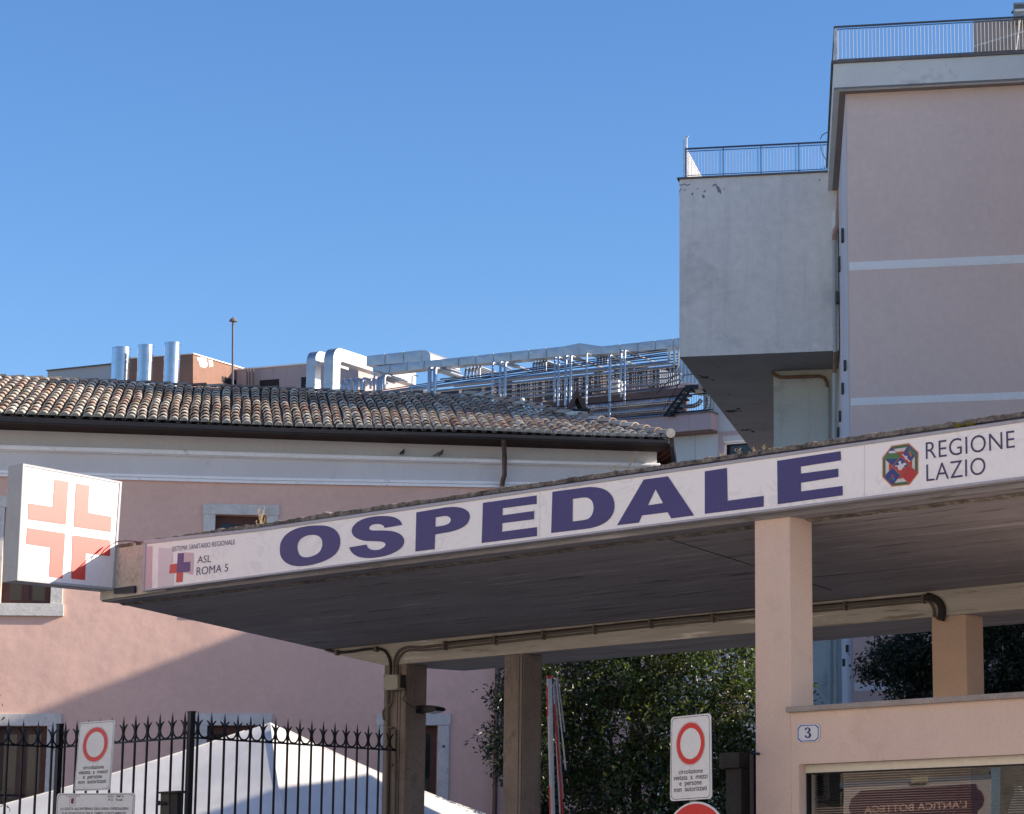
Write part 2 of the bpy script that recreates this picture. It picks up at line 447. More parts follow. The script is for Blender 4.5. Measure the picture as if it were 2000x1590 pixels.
# ================================================================== entrance canopy (frame F: its street side)
F = Fr(TH_F, aty(1474, 1300, 22.0))
SLOPE = .12
zs0 = F.z(1473.5, 1013, 0)                       # soffit height above the street side column
def soff(w): return zs0 - SLOPE * w
wb = 1.0
for _ in range(40):
    wb += (F.z(1300, 1205, wb) - soff(wb)) * -1.5 if False else 0
lo, hi = .5, 8
for _ in range(50):
    mid = (lo + hi) / 2
    if F.z(1300, 1205, mid) > soff(mid): hi = mid
    else: lo = mid
wb = (lo + hi) / 2
zbb = F.z(1300, 1251, wb)                        # beam underside
p = atz(1300, 1277, zbb); wbk = (p - F.o).dot(F.N)   # beam back
uL = F.u(199, 1166, -.02)                        # left end of the canopy
uR = F.u(2140, 1000, 0)
ztop = F.z(1240, 919.5, -.02)
zlip = F.z(1240, 1046, -.02)
print('canopy wb', round(wb, 2), 'beam depth', round(wbk - wb, 2), 'uL', round(uL, 2), 'zs0', round(zs0, 2), 'zbb', round(zbb, 2), 'ztop', round(ztop, 2))
WB = wbk + .02
can = thing('entrance_canopy', 'long concrete entrance canopy with dark board marked soffit above the hospital gate', 'canopy', F.P(-4, 3, 0))
sl = MB()
prof = [(-.02, zlip), (.22, zlip), (.26, soff(.26)), (WB, soff(WB)), (WB, ztop - .12 * WB * .6), (-.02, ztop)]
# body of slab
sl.prism([F.P(uL, a, b) for a, b in prof], F.U * (uR - uL))
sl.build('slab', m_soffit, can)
# light concrete end block left of the sign, front lip
u_se = F.u(281, 1100, -.1)
eb = MB(); eb.prism([F.P(uL + .02, -.028, zlip + .015), F.P(u_se + .35, -.028, zlip + .03), F.P(u_se + .35, -.028, ztop), F.P(uL + .02, -.028, ztop)], F.N * -.03)
m_endblock = M('weathered concrete', (.50, .46, .40), .9, var=.15, vs=3, fine=.15, stain=(.14, .12, .10), st=.3, ss=5, streak=.3, bump=.4)
eb.build('end_block', m_endblock, can)
# ragged lip under the sign
lp = MB(); n = 260
us = [uL + (uR - uL) * i / n for i in range(n + 1)]
vs = []
for u in us:
    a = noise.noise(Vector((u * 2.2, 0, 0))) * .03 + noise.noise(Vector((u * 9, 3, 0))) * .014
    vs += [F.P(u, .215 + a, zlip - .004), F.P(u, .33 + a * 1.3, soff(.33) - .001), F.P(u, .27 + a, zlip - .022 + a * .3)]
fs = []
for i in range(n):
    b = i * 3
    fs += [[b, b + 3, b + 5, b + 2], [b + 2, b + 5, b + 4, b + 1]]
lp.add(vs, fs); lp.build('lip', m_kerb, can)
# stained kerb on top of the street side edge
kb = MB(); n = 520; vs = []; fs = []
for i in range(n + 1):
    u = uL - .02 + (uR - uL + .02) * i / n
    h = .018 + .018 * noise.noise(Vector((u * 1.1, 7, 0))) + .02 * noise.noise(Vector((u * 9, 1, 2))) + .012 * noise.noise(Vector((u * 30, 1, 2)))
    h = max(.006, h)
    f = -.06 + .012 * noise.noise(Vector((u * 14, 5, 1)))
    vs += [F.P(u, f, ztop - .03), F.P(u, f, ztop + h * .7), F.P(u, f + .03, ztop + h), F.P(u, .3, ztop + h * .5), F.P(u, .3, ztop - .05)]
    if i:
        b = (i - 1) * 5
        for k in range(4): fs.append([b + k, b + k + 5, b + k + 6, b + k + 1])
kb.add(vs, fs); kb.build('kerb', m_kerb, can)
# rear beam with raked left end
bm_ = MB()
uA = F.u(633, 1267, wb); uB = F.u(751, 1304, wb); zA = F.z(633, 1267, wb)
bm_.prism([F.P(uA, wb, soff(wb) + .05), F.P(uA, wb, soff(wb) - .02), F.P(uB, wb, zbb), F.P(uR, wb, zbb), F.P(uR, wb, soff(wb) + .05)], F.N * (wbk - wb))
bm_.build('rear_beam', m_beam, can)
# soffit construction joint
jt = MB()
a = F.P(F.u(1306, 1044, .3), .3, soff(.3) - .004); b = F.P(F.u(1475, 1103, 1.55), 1.55, soff(1.55) - .004)
a = F.P(F.u(1306, 1044, .3), .3, soff(.3) - .002); d = (F.N - Z * SLOPE).normalized()
jt.tube([a + d * k * .5 + Vector((0, 0, 0)) for k in range(0, 6)], .0045, 5)
jt.build('joint', m_conduit_d, can)
# columns
def column(x0, x1, x2, w0, ztop_, mat, label):
    u0 = F.u(x0, 1300, w0); u1 = F.u(x1, 1300, w0)
    d = .05
    for _ in range(60):   # depth so that the far side edge falls where the photo shows it
        pp = F.P(u1, w0 + d, 2.8) - CAM
        x = CX + FPX * pp.dot(_rt) / pp.dot(_fw)
        d += (x2 - x) * .002
    mb = MB(); mb.box(F, u0, u1, w0, w0 + d, 0, ztop_)
    o = mb.build('column', mat, can, bevel=.012); o['label'] = label
    return u0, u1, d
m_kiosk_col = m_kiosk
c3 = column(1474.5, 1543.8, 1589.7, 0, zs0 + .02, m_kiosk, 'salmon street side column carrying the sign')
c1 = column(750.5, 793.5, 831, wb + .012, zbb + .001, m_col_brown, 'stained brown pillar with junction box')
c2 = column(984.6, 1022, 1057.5, wb + .02, zbb + .001, m_col_brown, 'brown streaked pillar in front of the tree')
c5 = column(1820.5, 1887.5, 1925, wb + .02, zbb + .001, m_peach, 'ochre painted rear column behind the gatehouse')
for (u0, u1, d), w0 in ((c1, wb + .012), (c2, wb + .02)):
    ng = MB()
    uu = u1 - .07
    for k in range(2):
        ng.box(F, u0 + .26 + k * .05 - .004, u0 + .26 + k * .05 + .004, w0 - .003, w0 + .001, 0, zbb - .02)
    ng.build('shutter_seam', m_conduit_d, can)

# ================================================================== gatehouse
ks = thing('gatehouse', 'salmon rendered gatehouse with granite sill and large window under the canopy', 'building', F.P(2, 1.5, 0))
zsill = F.z(1700, 1377, 0)
uk0, uk1 = F.u(1476, 1500, 0), uR
uw0, zw1 = F.uz(1560.5, 1493, 0)
kw = MB()
zsb = F.z(1540, 1392, -.0)
kw_t = .32
ztw = zsb - .0
kw.box(F, c3[1] + .002, uw0, .0, kw_t, 0, ztw)         # wall left of window (right of column face)
kw.box(F, c3[0] + .0, c3[1] + .002, -.0012, .0, 0, ztw - .3) if False else None
kw.box(F, uw0, uk1, .0, kw_t, zw1, ztw)
kw.box(F, uw0, uk1, .0, kw_t, 0, .9)
kw.build('wall', m_kiosk, ks)
kw = MB(); D = 3.0
kw.box(F, c3[0] + .02, c3[0] + .2, kw_t + .02, D, 0, ztw - .01)
kw.box(F, c3[0] + .2, uk1, D - .2, D, 0, ztw - .01)
kw.box(F, c3[0] + .2, uk1, kw_t + .001, D - .2, ztw - .25, ztw - .02)
kw.build('shell', m_kiosk, ks)
sb = MB(); us0 = F.u(1534, 1385, -.045)
sb.box(F, us0, uk1, -.045, kw_t + .05, ztw + .001, F.z(1540, 1380.5, -.045))
sb.build('sill', m_granite, ks, bevel=.004)
# window frame
wn = tag(MB().box(F, uw0 + .001, uw0 + .002, .10, .101, 2, 2.001).build('window', m_alu, ks))
def inner(px0, py0, w): return F.uz(px0, py0, w)
ui, zi = inner(1573, 1510, .08)
fr_ = MB()
fr_.prism([F.P(uw0 + .005, .08, .9), F.P(ui, .08, .9), F.P(ui, .08, zi), F.P(uw0 + .005, .08, zw1 - .004)], F.N * .08)
fr_.prism([F.P(uw0 + .005, .08, zw1 - .003), F.P(ui + .001, .08, zi), F.P(uk1, .08, zi), F.P(uk1, .08, zw1 - .003)], F.N * .08)
fr_.build('frame', m_alu, wn)
fr2 = MB()
fr2.box(F, ui, ui + .012, .09, .15, .9, zi - .012); fr2.box(F, ui, uk1, .09, .15, zi - .012, zi)
fr2.build('gasket', m_black, wn)
gl = MB(); gl.add([F.P(ui, .12, .9), F.P(uk1, .12, .9), F.P(uk1, .12, zi), F.P(ui, .12, zi)], [[0, 1, 2, 3]])
gl.build('pane', m_glass, wn)
# venetian blind behind the pane
m_blind = M('dark blind slats', (.04, .045, .055), .5, var=.1, vs=3, bump=0)
bl = MB(); z = zi
ue = F.u(1645, 1550, .24)
while z > 1.7:
    bl.prism([F.P(ui, .20, z), F.P(ui, .235, z - .012), F.P(uk1, .235, z - .012), F.P(uk1, .20, z)], Z * .0015)
    z -= .021
bl.build('blind', m_blind, wn)
bl = MB(); bl.box(F, ui, ue, .25, .26, F.z(1600, 1577, .25), zi); bl.build('dark_panel', M('black shutter', (.012, .014, .02), .6, var=.1), wn)
rm = MB(); rm.box(F, ui - .1, uk1, D - .25, D - .21, .1, ztw - .3); rm.build('inner_wall', M('dim room wall', (.10, .10, .11), .9), ks)
# things inside
bag = thing('hanging_bag', 'crumpled white bag hanging behind the gatehouse window at the right edge', 'bag', F.P(F.u(1985, 1560, .5), .5, 1.9))
bb = MB(); a0 = F.uz(1984, 1530, .42)
pts = [(1978, 1532), (1988, 1533), (1992, 1545), (2004, 1560), (2006, 1592), (1966, 1590), (1972, 1570), (1980, 1548)]
bb.px(F, pts, .40, .46); bb.build('bag_body', M('white paper', (.6, .6, .58), .8, var=.1, vs=9, bump=.5, bs=8, bd=.03), bag, bevel=.01)
bb = MB(); bb.tube([F.at(1983, 1532, .43), F.at(1983, 1522, .43), F.at(1986, 1515, .43)], .004, 5); bb.build('handle', m_conduit_d, bag)
bx_ = thing('blue_carton', 'blue printed carton on the desk behind the gatehouse window', 'carton', F.P(F.u(1990, 1590, .6), .6, 1.2))
MB().px(F, [(1974, 1576), (2010, 1572), (2010, 1640), (1974, 1640)], .5, .8).build('carton_body', M('blue card', (.06, .22, .42), .6, var=.05), bx_)

# number plate 3
npl = thing('house_number_plate', 'white enamel house number 3 plate with blue border on the gatehouse wall', 'number plate', F.P(F.u(1578, 1432), 0, F.z(1578, 1432)))
def plate_pts(g):
    x0, x1 = 1556 + g, 1600.5 - g; c = 5.5
    tl = lambda x: 1415.2 + (x - 1556) * -.047
    bl_ = lambda x: 1450.8 + (x - 1556) * -.052
    return [(x0, tl(x0) + g + c), (x0 + c, tl(x0 + c) + g), (x1 - c, tl(x1 - c) + g), (x1, tl(x1) + g + c), (x1, bl_(x1) - g - c), (x1 - c, bl_(x1 - c) - g), (x0 + c, bl_(x0 + c) - g), (x0, bl_(x0) - g - c)]
MB().px(F, plate_pts(0), -.014, -.001).build('plate', M('white enamel', (.62, .64, .70), .25, var=.02, bump=0, spec=.6), npl, bevel=.004)
outline('border', F, [plate_pts(1.8), plate_pts(3.4)], -.0155, M('blue enamel', (.04, .08, .30), .3, var=.02, bump=0), npl)
three = [(1571.6, 1424.2), (1573.2, 1421.8), (1577, 1420.8), (1581, 1421.6), (1583.2, 1424.5), (1582.6, 1428.2), (1579.4, 1430.6), (1583, 1432.4), (1584.3, 1436), (1582.6, 1440), (1578.6, 1441.6), (1574, 1441), (1571.6, 1438.4), (1572.4, 1436), (1574.8, 1436.2), (1575.3, 1438.6), (1577.2, 1440), (1579.2, 1438.8), (1580, 1435.8), (1579.2, 1432.6), (1575.6, 1431.2), (1575.6, 1429.8), (1578.6, 1428.6), (1579.4, 1425.4), (1578.6, 1422.8), (1576.6, 1422.2), (1575.4, 1423.6), (1575.2, 1425.6), (1572.8, 1426.2)]
outline('digit', F, [three], -.0165, M('dark blue enamel', (.015, .03, .12), .3, var=.02, bump=0), npl, smooth=True)

# ================================================================== hospital fascia sign
WS = -.12
sg = thing('hospital_sign', 'long white light box sign reading OSPEDALE along the edge of the canopy', 'sign', F.P(-4, WS, F.z(1240, 980, WS)))
x9 = 2120
Lt = lambda x: (1062.5 + (x - 282.5) * (1040 - 1062.5) / 217.5) if x < 500 else 1038.4 + (x - 500) * (823.9 - 1038.4) / 1500
Lb = lambda x: 1155 + (x - 278) * (935 - 1155) / 1722            # outer lower edge of the frame
ft = lambda x: Lt(x) - 6.5
pn = MB(); pn.px(F, [(282, Lb(282) - 3), (282, Lt(282) - 1), (500, Lt(500) - 1), (x9, Lt(x9) - 1), (x9, Lb(x9) - 3)], WS, -.06)
pn.build('panel', m_marble, sg)
fm = MB(); WF = WS - .012
fm.px(F, [(279.5, ft(282) - .5), (500, ft(500)), (x9, ft(x9)), (x9, Lt(x9)), (500, Lt(500)), (284, Lt(284))], WF, -.03)
fm.px(F, [(277, Lb(277)), (280.5, Lb(280.5) - 3.4), (x9, Lb(x9) - 5), (x9, Lb(x9))], WF, -.03)
fm.px(F, [(277, Lb(277) - .2), (281, Lb(280) - 3.6), (284.5, Lt(284) + .2), (279.5, ft(282) - .2)], WF - .001, -.03)
fm.build('frame', m_signgrey, sg, bevel=.003)
jn = MB()
for x in (1054, 1688):
    jn = MB(); jn.px(F, [(x, Lt(x)), (x + .9, Lt(x)), (x + .7, Lb(x) - 5), (x - .2, Lb(x) - 5)], WS - .001, WS); jn.build('seam', bpy.data.materials.get('pale seam') or M('pale seam', (.55, .55, .58), .5, var=.02, bump=0), sg)
def zpx(pts, ox, oy, s): return [(ox + x / s, oy + y / s) for x, y in pts]
A = lambda pts: zpx(pts, 480, 880, 4.97)
B = lambda pts: zpx(pts, 860, 860, 4.97)
C = lambda pts: zpx(pts, 1240, 820, 4.97)
Dd = lambda pts: zpx(pts, 1600, 780, 4.97)
WL = WS - .004
def letter(loops, sm=False, lab=None):
    o = outline('letter', F, loops, WL, m_navy, sg, smooth=sm)
    if lab: o['label'] = lab
letter([A([(330, 975), (340, 890), (395, 812), (490, 758), (600, 733), (700, 727), (790, 733), (862, 765), (905, 820), (917, 880), (907, 945), (865, 1010), (785, 1062), (680, 1100), (565, 1121), (460, 1118), (385, 1085), (343, 1035)]),
        A([(501, 950), (508, 897), (537, 856), (590, 827), (640, 819), (690, 824), (725, 847), (742, 885), (738, 938), (714, 984), (670, 1015), (610, 1034), (555, 1033), (518, 1005)])], True, 'navy letter O')
letter([A([(1520, 722), (1348, 752), (1335, 730), (1308, 717), (1270, 713), (1230, 720), (1202, 738), (1196, 760), (1215, 773), (1262, 776), (1340, 776), (1420, 782), (1490, 806), (1530, 848), (1536, 892), (1515, 938), (1460, 980), (1380, 1015), (1280, 1037), (1180, 1044), (1100, 1034), (1045, 1005), (1015, 970), (1003, 940), (1170, 912), (1184, 940), (1210, 958), (1250, 966), (1298, 960), (1340, 938), (1358, 912), (1346, 893), (1308, 884), (1240, 880), (1160, 877), (1090, 858), (1045, 827), (1028, 786), (1038, 742), (1080, 697), (1150, 661), (1250, 640), (1350, 635), (1430, 644), (1485, 670), (1510, 700)])], True, 'navy letter S')
Pm = [(813, 1000.7), (811, 1077.2), (848.6, 1072.8), (849.8, 1044), (860, 1042.1), (880, 1038.6), (900, 1032), (912.5, 1022.5), (918, 1009.9), (915.3, 1000.8), (905.3, 993.4), (890.2, 990.2), (872, 990.8), (860, 992.8)]
Ph = [(850.8, 1010.8), (866.3, 1008.2), (873.5, 1008.3), (878.8, 1010.9), (880.6, 1016), (877, 1022), (868.5, 1025.8), (860, 1027.4), (850.2, 1028.9)]
letter([Pm, Ph], True, 'navy letter P')
letter([B([(413, 607), (935, 535), (935, 617), (605, 660), (603, 728), (910, 685), (910, 766), (601, 805), (599, 887), (938, 842), (938, 930), (400, 998)])], False, 'navy letter E beside the P')
letter([B([(1087, 500), (1400, 458), (1480, 454), (1565, 466), (1632, 502), (1676, 560), (1690, 630), (1680, 700), (1640, 765), (1572, 815), (1480, 848), (1380, 864), (1075, 900)]),
        B([(1286, 570), (1390, 556), (1440, 563), (1474, 595), (1486, 645), (1480, 700), (1455, 745), (1410, 770), (1283, 788)])], True, 'navy letter D')
letter([[(1205, 1026), (1248, 1020.8), (1254, 1006.7), (1304, 1000.5), (1310.8, 1012.6), (1355.7, 1006.7), (1304.4, 930.3), (1257.1, 936.7)],
        [(1280.2, 955.8), (1294.7, 982.6), (1265.2, 987)]], False, 'navy letter A')
letter([C([(678, 500), (893, 467), (900, 785), (1250, 738), (1250, 843), (678, 913)])], False, 'navy letter L')
letter([[(1517.7, 900.1), (1641.8, 881.2), (1642.6, 899.1), (1564, 911.5), (1564, 925), (1637.2, 915.2), (1637.6, 931.3), (1564.3, 943.1), (1564.5, 959.8), (1645.7, 949), (1645.9, 967.5), (1518.7, 985)]], False, 'navy letter E at the end')
def pq(fr, pts, w): return [fr.at(x, y, w) for x, y in pts]
textq('region_text', 'REGIONE', pq(F, Dd([(1035, 581), (1898, 468), (1893, 299), (1033, 417)]), WL), m_text, sg, bold=-.006, space=1.05)
textq('region_text', 'LAZIO', pq(F, Dd([(1040, 797), (1614, 726), (1612, 557), (1038, 633)]), WL), m_text, sg, bold=-.006, space=1.05)
q8 = lambda pts: zpx(pts, 0, 890, 4.0)
textq('small_text', 'SISTEMA SANITARIO REGIONALE', pq(F, q8([(1343, 750), (1835, 692), (1836, 652), (1344, 712)]), WL), m_text, sg, bold=-.004)
textq('small_text', 'ASL', pq(F, q8([(1540, 840), (1648, 832), (1650, 774), (1545, 786)]), WL), m_text, sg, bold=-.004)
textq('small_text', 'ROMA 5', pq(F, q8([(1534, 935), (1780, 903), (1784, 843), (1537, 873)]), WL), m_text, sg, bold=-.004)
m_palepink = flat('pale pink film', (.60, .44, .50), .4); m_palelil = flat('pale lilac film', (.66, .60, .66), .4)
m_crossred = flat('cross red', (.55, .07, .07), .4); m_crossvio = flat('cross violet', (.10, .06, .22), .4)
outline('pink_stripe', F, [q8([(1130, 712), (1190, 707), (1184, 1034), (1117, 1044)])], WL + .001, m_palepink, sg)
outline('pink_stripe', F, [q8([(1240, 718), (1345, 728), (1348, 840), (1322, 848), (1322, 924), (1360, 922), (1352, 1018), (1230, 1030)])], WL + .001, m_palelil, sg)
outline('pink_patch', F, [q8([(1438, 755), (1512, 760), (1508, 932), (1430, 912), (1486, 906), (1490, 826), (1437, 832)])], WL + .001, m_palepink, sg)
outline('cross_violet', F, [q8([(1388, 762), (1437, 760), (1433, 834), (1488, 828), (1485, 905), (1380, 915)])], WL, m_crossvio, sg)
outline('cross_red', F, [q8([(1328, 850), (1383, 843), (1380, 914), (1430, 909), (1425, 987), (1375, 991), (1378, 917), (1323, 922)])], WL, m_crossred, sg)
# octagonal regional crest
e8 = lambda pts: zpx(pts, 1700, 860, 15.9)
crest = tag(outline('crest', F, [e8([(655, 165), (1195, 85), (1495, 372), (1492, 1020), (1218, 1385), (665, 1450), (366, 1146), (366, 532)])], WL + .002, flat('crest orange', (.62, .25, .12)), sg), 'octagonal coat of arms with coloured squares')
def cr(name, col, lp, d, holes=()):
    return outline(name, F, [e8(lp)] + [e8(h) for h in holes], WL + .002 - d * .0008, flat('crest ' + name, col), crest)
oct1 = [(672, 195), (1185, 118), (1465, 388), (1463, 1005), (1200, 1355), (678, 1415), (395, 1130), (395, 550)]
oct2 = [(740, 270), (1130, 215), (1380, 430), (1380, 950), (1120, 1280), (740, 1325), (470, 1090), (470, 620)]
oct3 = [(800, 365), (1080, 330), (1295, 520), (1295, 890), (1080, 1170), (800, 1215), (575, 1000), (575, 700)]
cr('green_ring', (.045, .13, .055), oct1, 1); cr('white_ring', (.6, .58, .58), oct2, 2); cr('red_ground', (.45, .06, .035), oct3, 3)
def sq(name, col, pts, d, s=1.0, frame=True):
    c = (sum(p[0] for p in pts) / 4, sum(p[1] for p in pts) / 4)
    if frame: cr('square_edge', (.42, .16, .09), pts, d)
    cr(name, col, [(c[0] + (x - c[0]) * .93 * s, c[1] + (y - c[1]) * .93 * s) for x, y in pts], d + 1)
TL = [(665, 190), (935, 505), (680, 800), (392, 545)]; TRq = [(1185, 115), (1470, 392), (1200, 735), (940, 500)]
CE = [(940, 505), (1190, 745), (940, 1100), (682, 805)]; BL = [(682, 830), (935, 1085), (685, 1420), (400, 1140)]; BRq = [(1195, 750), (1475, 1005), (1205, 1360), (945, 1100)]
sq('blue_square', (.025, .06, .24), TL, 4); sq('red_square', (.46, .035, .04), BRq, 4); sq('blue_square', (.03, .05, .22), BL, 4)
sq('blue_square', (.05, .07, .22), TRq, 4); sq('centre_square', (.03, .07, .22), CE, 7)
cr('green_band', (.07, .19, .06), [(500, 430), (850, 395), (925, 505), (830, 572), (440, 575), (430, 540)], 6)
cr('white_band', (.62, .6, .65), [(560, 380), (590, 335), (760, 320), (810, 390), (600, 412)], 6)
cr('green_edge', (.06, .2, .07), [(1190, 210), (1400, 400), (1360, 470), (1210, 300)], 6)
cr('orange_mark', (.45, .15, .06), [(1180, 330), (1240, 340), (1290, 470), (1250, 520), (1200, 430)], 6)
cr('red_field', (.5, .05, .05), [(940, 515), (1000, 440), (1270, 660), (1200, 730)], 7)
cr('white_bar', (.65, .55, .58), [(975, 440), (1010, 425), (1245, 655), (1210, 675)], 8)
cr('white_bar', (.65, .6, .68), [(1060, 560), (1085, 480), (1160, 490), (1120, 600)], 9)
cr('red_field', (.46, .05, .04), [(715, 815), (950, 850), (1120, 830), (940, 1070)], 9)
eag = [(860, 690), (900, 640), (960, 645), (945, 710), (980, 740), (1060, 690), (1130, 745), (1040, 790), (1060, 830), (1000, 850), (985, 900), (940, 935), (880, 920), (845, 870), (860, 820), (770, 820), (775, 770), (850, 790), (900, 740)]
cr('white_beast', (.66, .64, .68), eag, 10)
cr('orange_mark', (.4, .06, .05), [(640, 1120), (690, 1040), (720, 1090), (760, 1100), (700, 1130), (690, 1190)], 6)
cr('blue_mark', (.03, .16, .42), [(690, 1150), (760, 1140), (750, 1220), (690, 1260)], 6)
cr('green_mark', (.06, .14, .06), [(570, 1180), (640, 1150), (650, 1230), (600, 1250)], 6)

# ================================================================== green-grey pharmacy style light box (red cross) at the canopy corner
pf = F.at(224, 1150, -.06)
G = Fr(TH_F + 90, pf)                            # its U axis runs along F.N ; its N axis is -F.U direction reversed
fc = [(33, 1133.8), (223.4, 1152.6), (238, 941), (44.5, 905.2)]      # bl br tr tl
gq = [G.at(x, y, 0) for x, y in fc]
out = F.U
Q = Quad(*gq)
if Q.n.dot(out) < 0: Q.n = -Q.n
ph = thing('cross_sign', 'square light box with a red four part cross at the left end of canopy', 'sign', (gq[0] + gq[1]) / 2)
T = .27
MB().prism([q for q in Q.poly([(0, 0), (1, 0), (1, 1), (0, 1)], -.012)], -Q.n * T).build('box', M('light box side', (.34, .35, .37), .5, .1, var=.06, vs=2, stain=(.35, .34, .33), st=.1, streak=.3, bump=0), ph, bevel=.006)
fw_ = .022
a = fw_; bq = .020
rf = MB()
def qbar(mb, pts, d0, d1): mb.prism(Q.poly(pts, d0), Q.n * (d1 - d0))
qbar(rf, [(0, 0), (1, 0), (1 - a, bq), (a, bq)], -.011, .006); qbar(rf, [(0, 1), (1, 1), (1 - a, 1 - bq), (a, 1 - bq)], -.011, .006)
qbar(rf, [(0, 0), (a, bq), (a, 1 - bq), (0, 1)], -.011, .0055); qbar(rf, [(1, 0), (1 - a, bq), (1 - a, 1 - bq), (1, 1)], -.011, .0055)
rf.build('frame', M('white lacquered frame', (.36, .37, .40), .5, var=.02, bump=0), ph)
m_acryl = M('white acrylic', (.76, .73, .75), .42, var=.015, bump=0, spec=.8, coat=.5)
m_acred = M('red film', (.58, .03, .02), .35, var=.02, bump=0, spec=.7, coat=.3)
MB().add(Q.poly([(a * .5, bq * .5), (1 - a * .5, bq * .5), (1 - a * .5, 1 - bq * .5), (a * .5, 1 - bq * .5)], -.004), [[0, 1, 2, 3]]).build('face', m_acryl, ph)
s8 = lambda pts: [((ox) / 4.0, 890 + oy / 4.0) for ox, oy in pts]
for pts in ([(428, 184), (536, 204), (515, 540), (218, 497), (222, 370), (412, 400)],
            [(595, 215), (700, 233), (688, 445), (872, 477), (866, 597), (577, 555)],
            [(212, 563), (510, 607), (488, 960), (384, 946), (395, 718), (205, 690)],
            [(568, 620), (863, 662), (860, 785), (672, 762), (665, 972), (556, 960)]):
    ps = [G.at(x, y, 0) for x, y in s8(pts)]
    MB().add([p + Q.n * .001 for p in ps], [list(range(len(ps)))]).build('cross_arm', m_acred, ph)
br = MB()
br.px(F, [(222, 1149), (262, 1144), (261, 1158), (222, 1160)], -.10, -.07)
br.px(F, [(236, 1072), (256, 1066), (280, 1066), (280, 1074), (238, 1086)], -.05, -.035)
br.build('bracket', m_metalback, ph)
cb = thing('sign_cable', 'thin dark red cable looping from the canopy to the cross light box', 'cable', F.at(235, 1060, -.1))
pts = [(195, 1086), (203, 1075), (214, 1066), (228, 1058), (244, 1056), (262, 1057), (282, 1061)]
MB().tube([F.at(x, y, -.1 - .25 * max(0, (235 - x) / 45)) for x, y in pts], .006, 6).build('wire', flat('red cable', (.10, .02, .03)), cb)

# ================================================================== conduits, junction box, flood light on the left pillar
cz = thing('conduit_run', 'bundle of painted conduits clipped along the rear beam above the pillar', 'conduit', F.P(F.u(765, 1320, wb), wb, F.z(765, 1320, wb)))
wc = wb - .02
def run(pts, r, mat=m_conduit, w=wc, n=7, name='pipe', parent=cz, sub=3):
    P = [F.at(x, y, w) for x, y in pts]
    if sub > 1 and len(P) > 2:
        o = [P[0]]
        for i in range(len(P) - 1):
            p0 = P[i - 1] if i else P[0]; p1 = P[i]; p2 = P[i + 1]; p3 = P[i + 2] if i + 2 < len(P) else P[-1]
            for k in range(1, sub + 1):
                t = k / sub
                o.append(.5 * ((2 * p1) + (p2 - p0) * t + (2 * p0 - 5 * p1 + 4 * p2 - p3) * t * t + (3 * p1 - p0 - 3 * p2 + p3) * t ** 3))
        P = o
    return MB().tube(P, r, n).build(name, mat, parent, smooth=True)
# line of the beam top edge in the picture: y = f(x)
yt = lambda x: 1251.5 - (x - 866) * .1063 if x < 1300 else 1205.5 - (x - 1300) * .0905
def off(xs, d): return [(x, yt(x) + d) for x in xs]
xs = list(range(840, 1800, 60)) + [1800]
run([(769, 1318), (769, 1296), (773, 1281), (781, 1270), (796, 1264)] + off([820], 8) + off(xs, 8) + [(1822, 1166), (1833, 1182), (1834, 1200), (1829, 1208)], .017)
run([(774, 1318), (774, 1300), (778, 1287), (786, 1276), (800, 1270)] + off([820], 14) + off(xs, 15) + [(1815, 1176), (1824, 1190), (1824, 1205)], .014)
run(off([866, 1000, 1150, 1300, 1470, 1650, 1790], 4) + [(1816, 1163), (1832, 1172), (1838, 1188), (1838, 1204)], .012, m_conduit_d)
run([(763, 1318), (763, 1300), (760, 1285), (752, 1272), (738, 1267), (715, 1268), (690, 1272), (665, 1274), (650, 1272), (636, 1268)], .018, m_conduit_d, w=wb - .02)
run([(1811, 1164), (1826, 1170), (1837, 1180), (1841, 1195), (1838, 1212)], .04, m_conduit_d, name='cable_bundle')
for x in (866, 964, 1058, 1158, 1268, 1390, 1648, 1801):
    mb = MB(); y = yt(x); mb.px(F, [(x - 1.8, y - 0), (x + 1.8, y - 0), (x + 1.8, y + 18), (x - 1.8, y + 18)], wc - .035, wb)
    mb.build('clamp', m_conduit, cz)
for x, y in ((655, 1275), (732, 1268)):
    MB().px(F, [(x - 2, y - 6), (x + 2, y - 6), (x + 2, y + 5), (x - 2, y + 5)], wc - .03, wb).build('clamp', m_conduit, cz)
wp = wb - .02
run([(757, 1345), (757, 1450), (756, 1600)], .022, m_conduit, w=wp, sub=1)
run([(767, 1346), (766, 1368), (760, 1378), (750, 1386), (748, 1396), (750, 1406)], .013, m_conduit, w=wp)
run([(772, 1425), (771, 1600)], .016, m_conduit, w=wp, sub=1)
for y in (1492, 1420): MB().px(F, [(753, y), (765, y), (765, y + 2.5), (753, y + 2.5)], wp - .03, wb).build('clamp', m_conduit, cz)
jb = thing('junction_box', 'square beige junction box on the left brown pillar', 'box', F.at(763, 1345, wb))
MB().px(F, [(748.5, 1318.5), (776.5, 1317), (776.5, 1347), (748.5, 1348.5)], wb - .12, wb - .005).build('case', m_box, jb, bevel=.008)
for x, y in ((750.5, 1320.5), (774.5, 1319.2), (750.5, 1346), (774.5, 1345)):
    MB().px(F, [(x - 1, y - 1), (x + 1, y - 1), (x + 1, y + 1), (x - 1, y + 1)], wb - .122, wb - .118).build('screw', m_conduit_d, jb)
MB().px(F, [(778, 1318), (784, 1318), (784, 1343), (778, 1343)], wb - .08, wb - .01).build('side_box', m_conduit_d, jb)
lw = wb + .18
fl = thing('flood_light', 'small black flood light pointing down from the left brown pillar', 'lamp', F.at(820, 1387, lw))
uf = c1[1]
pl0 = F.P(uf + .0, lw, F.z(806, 1384, lw))
mb = MB()
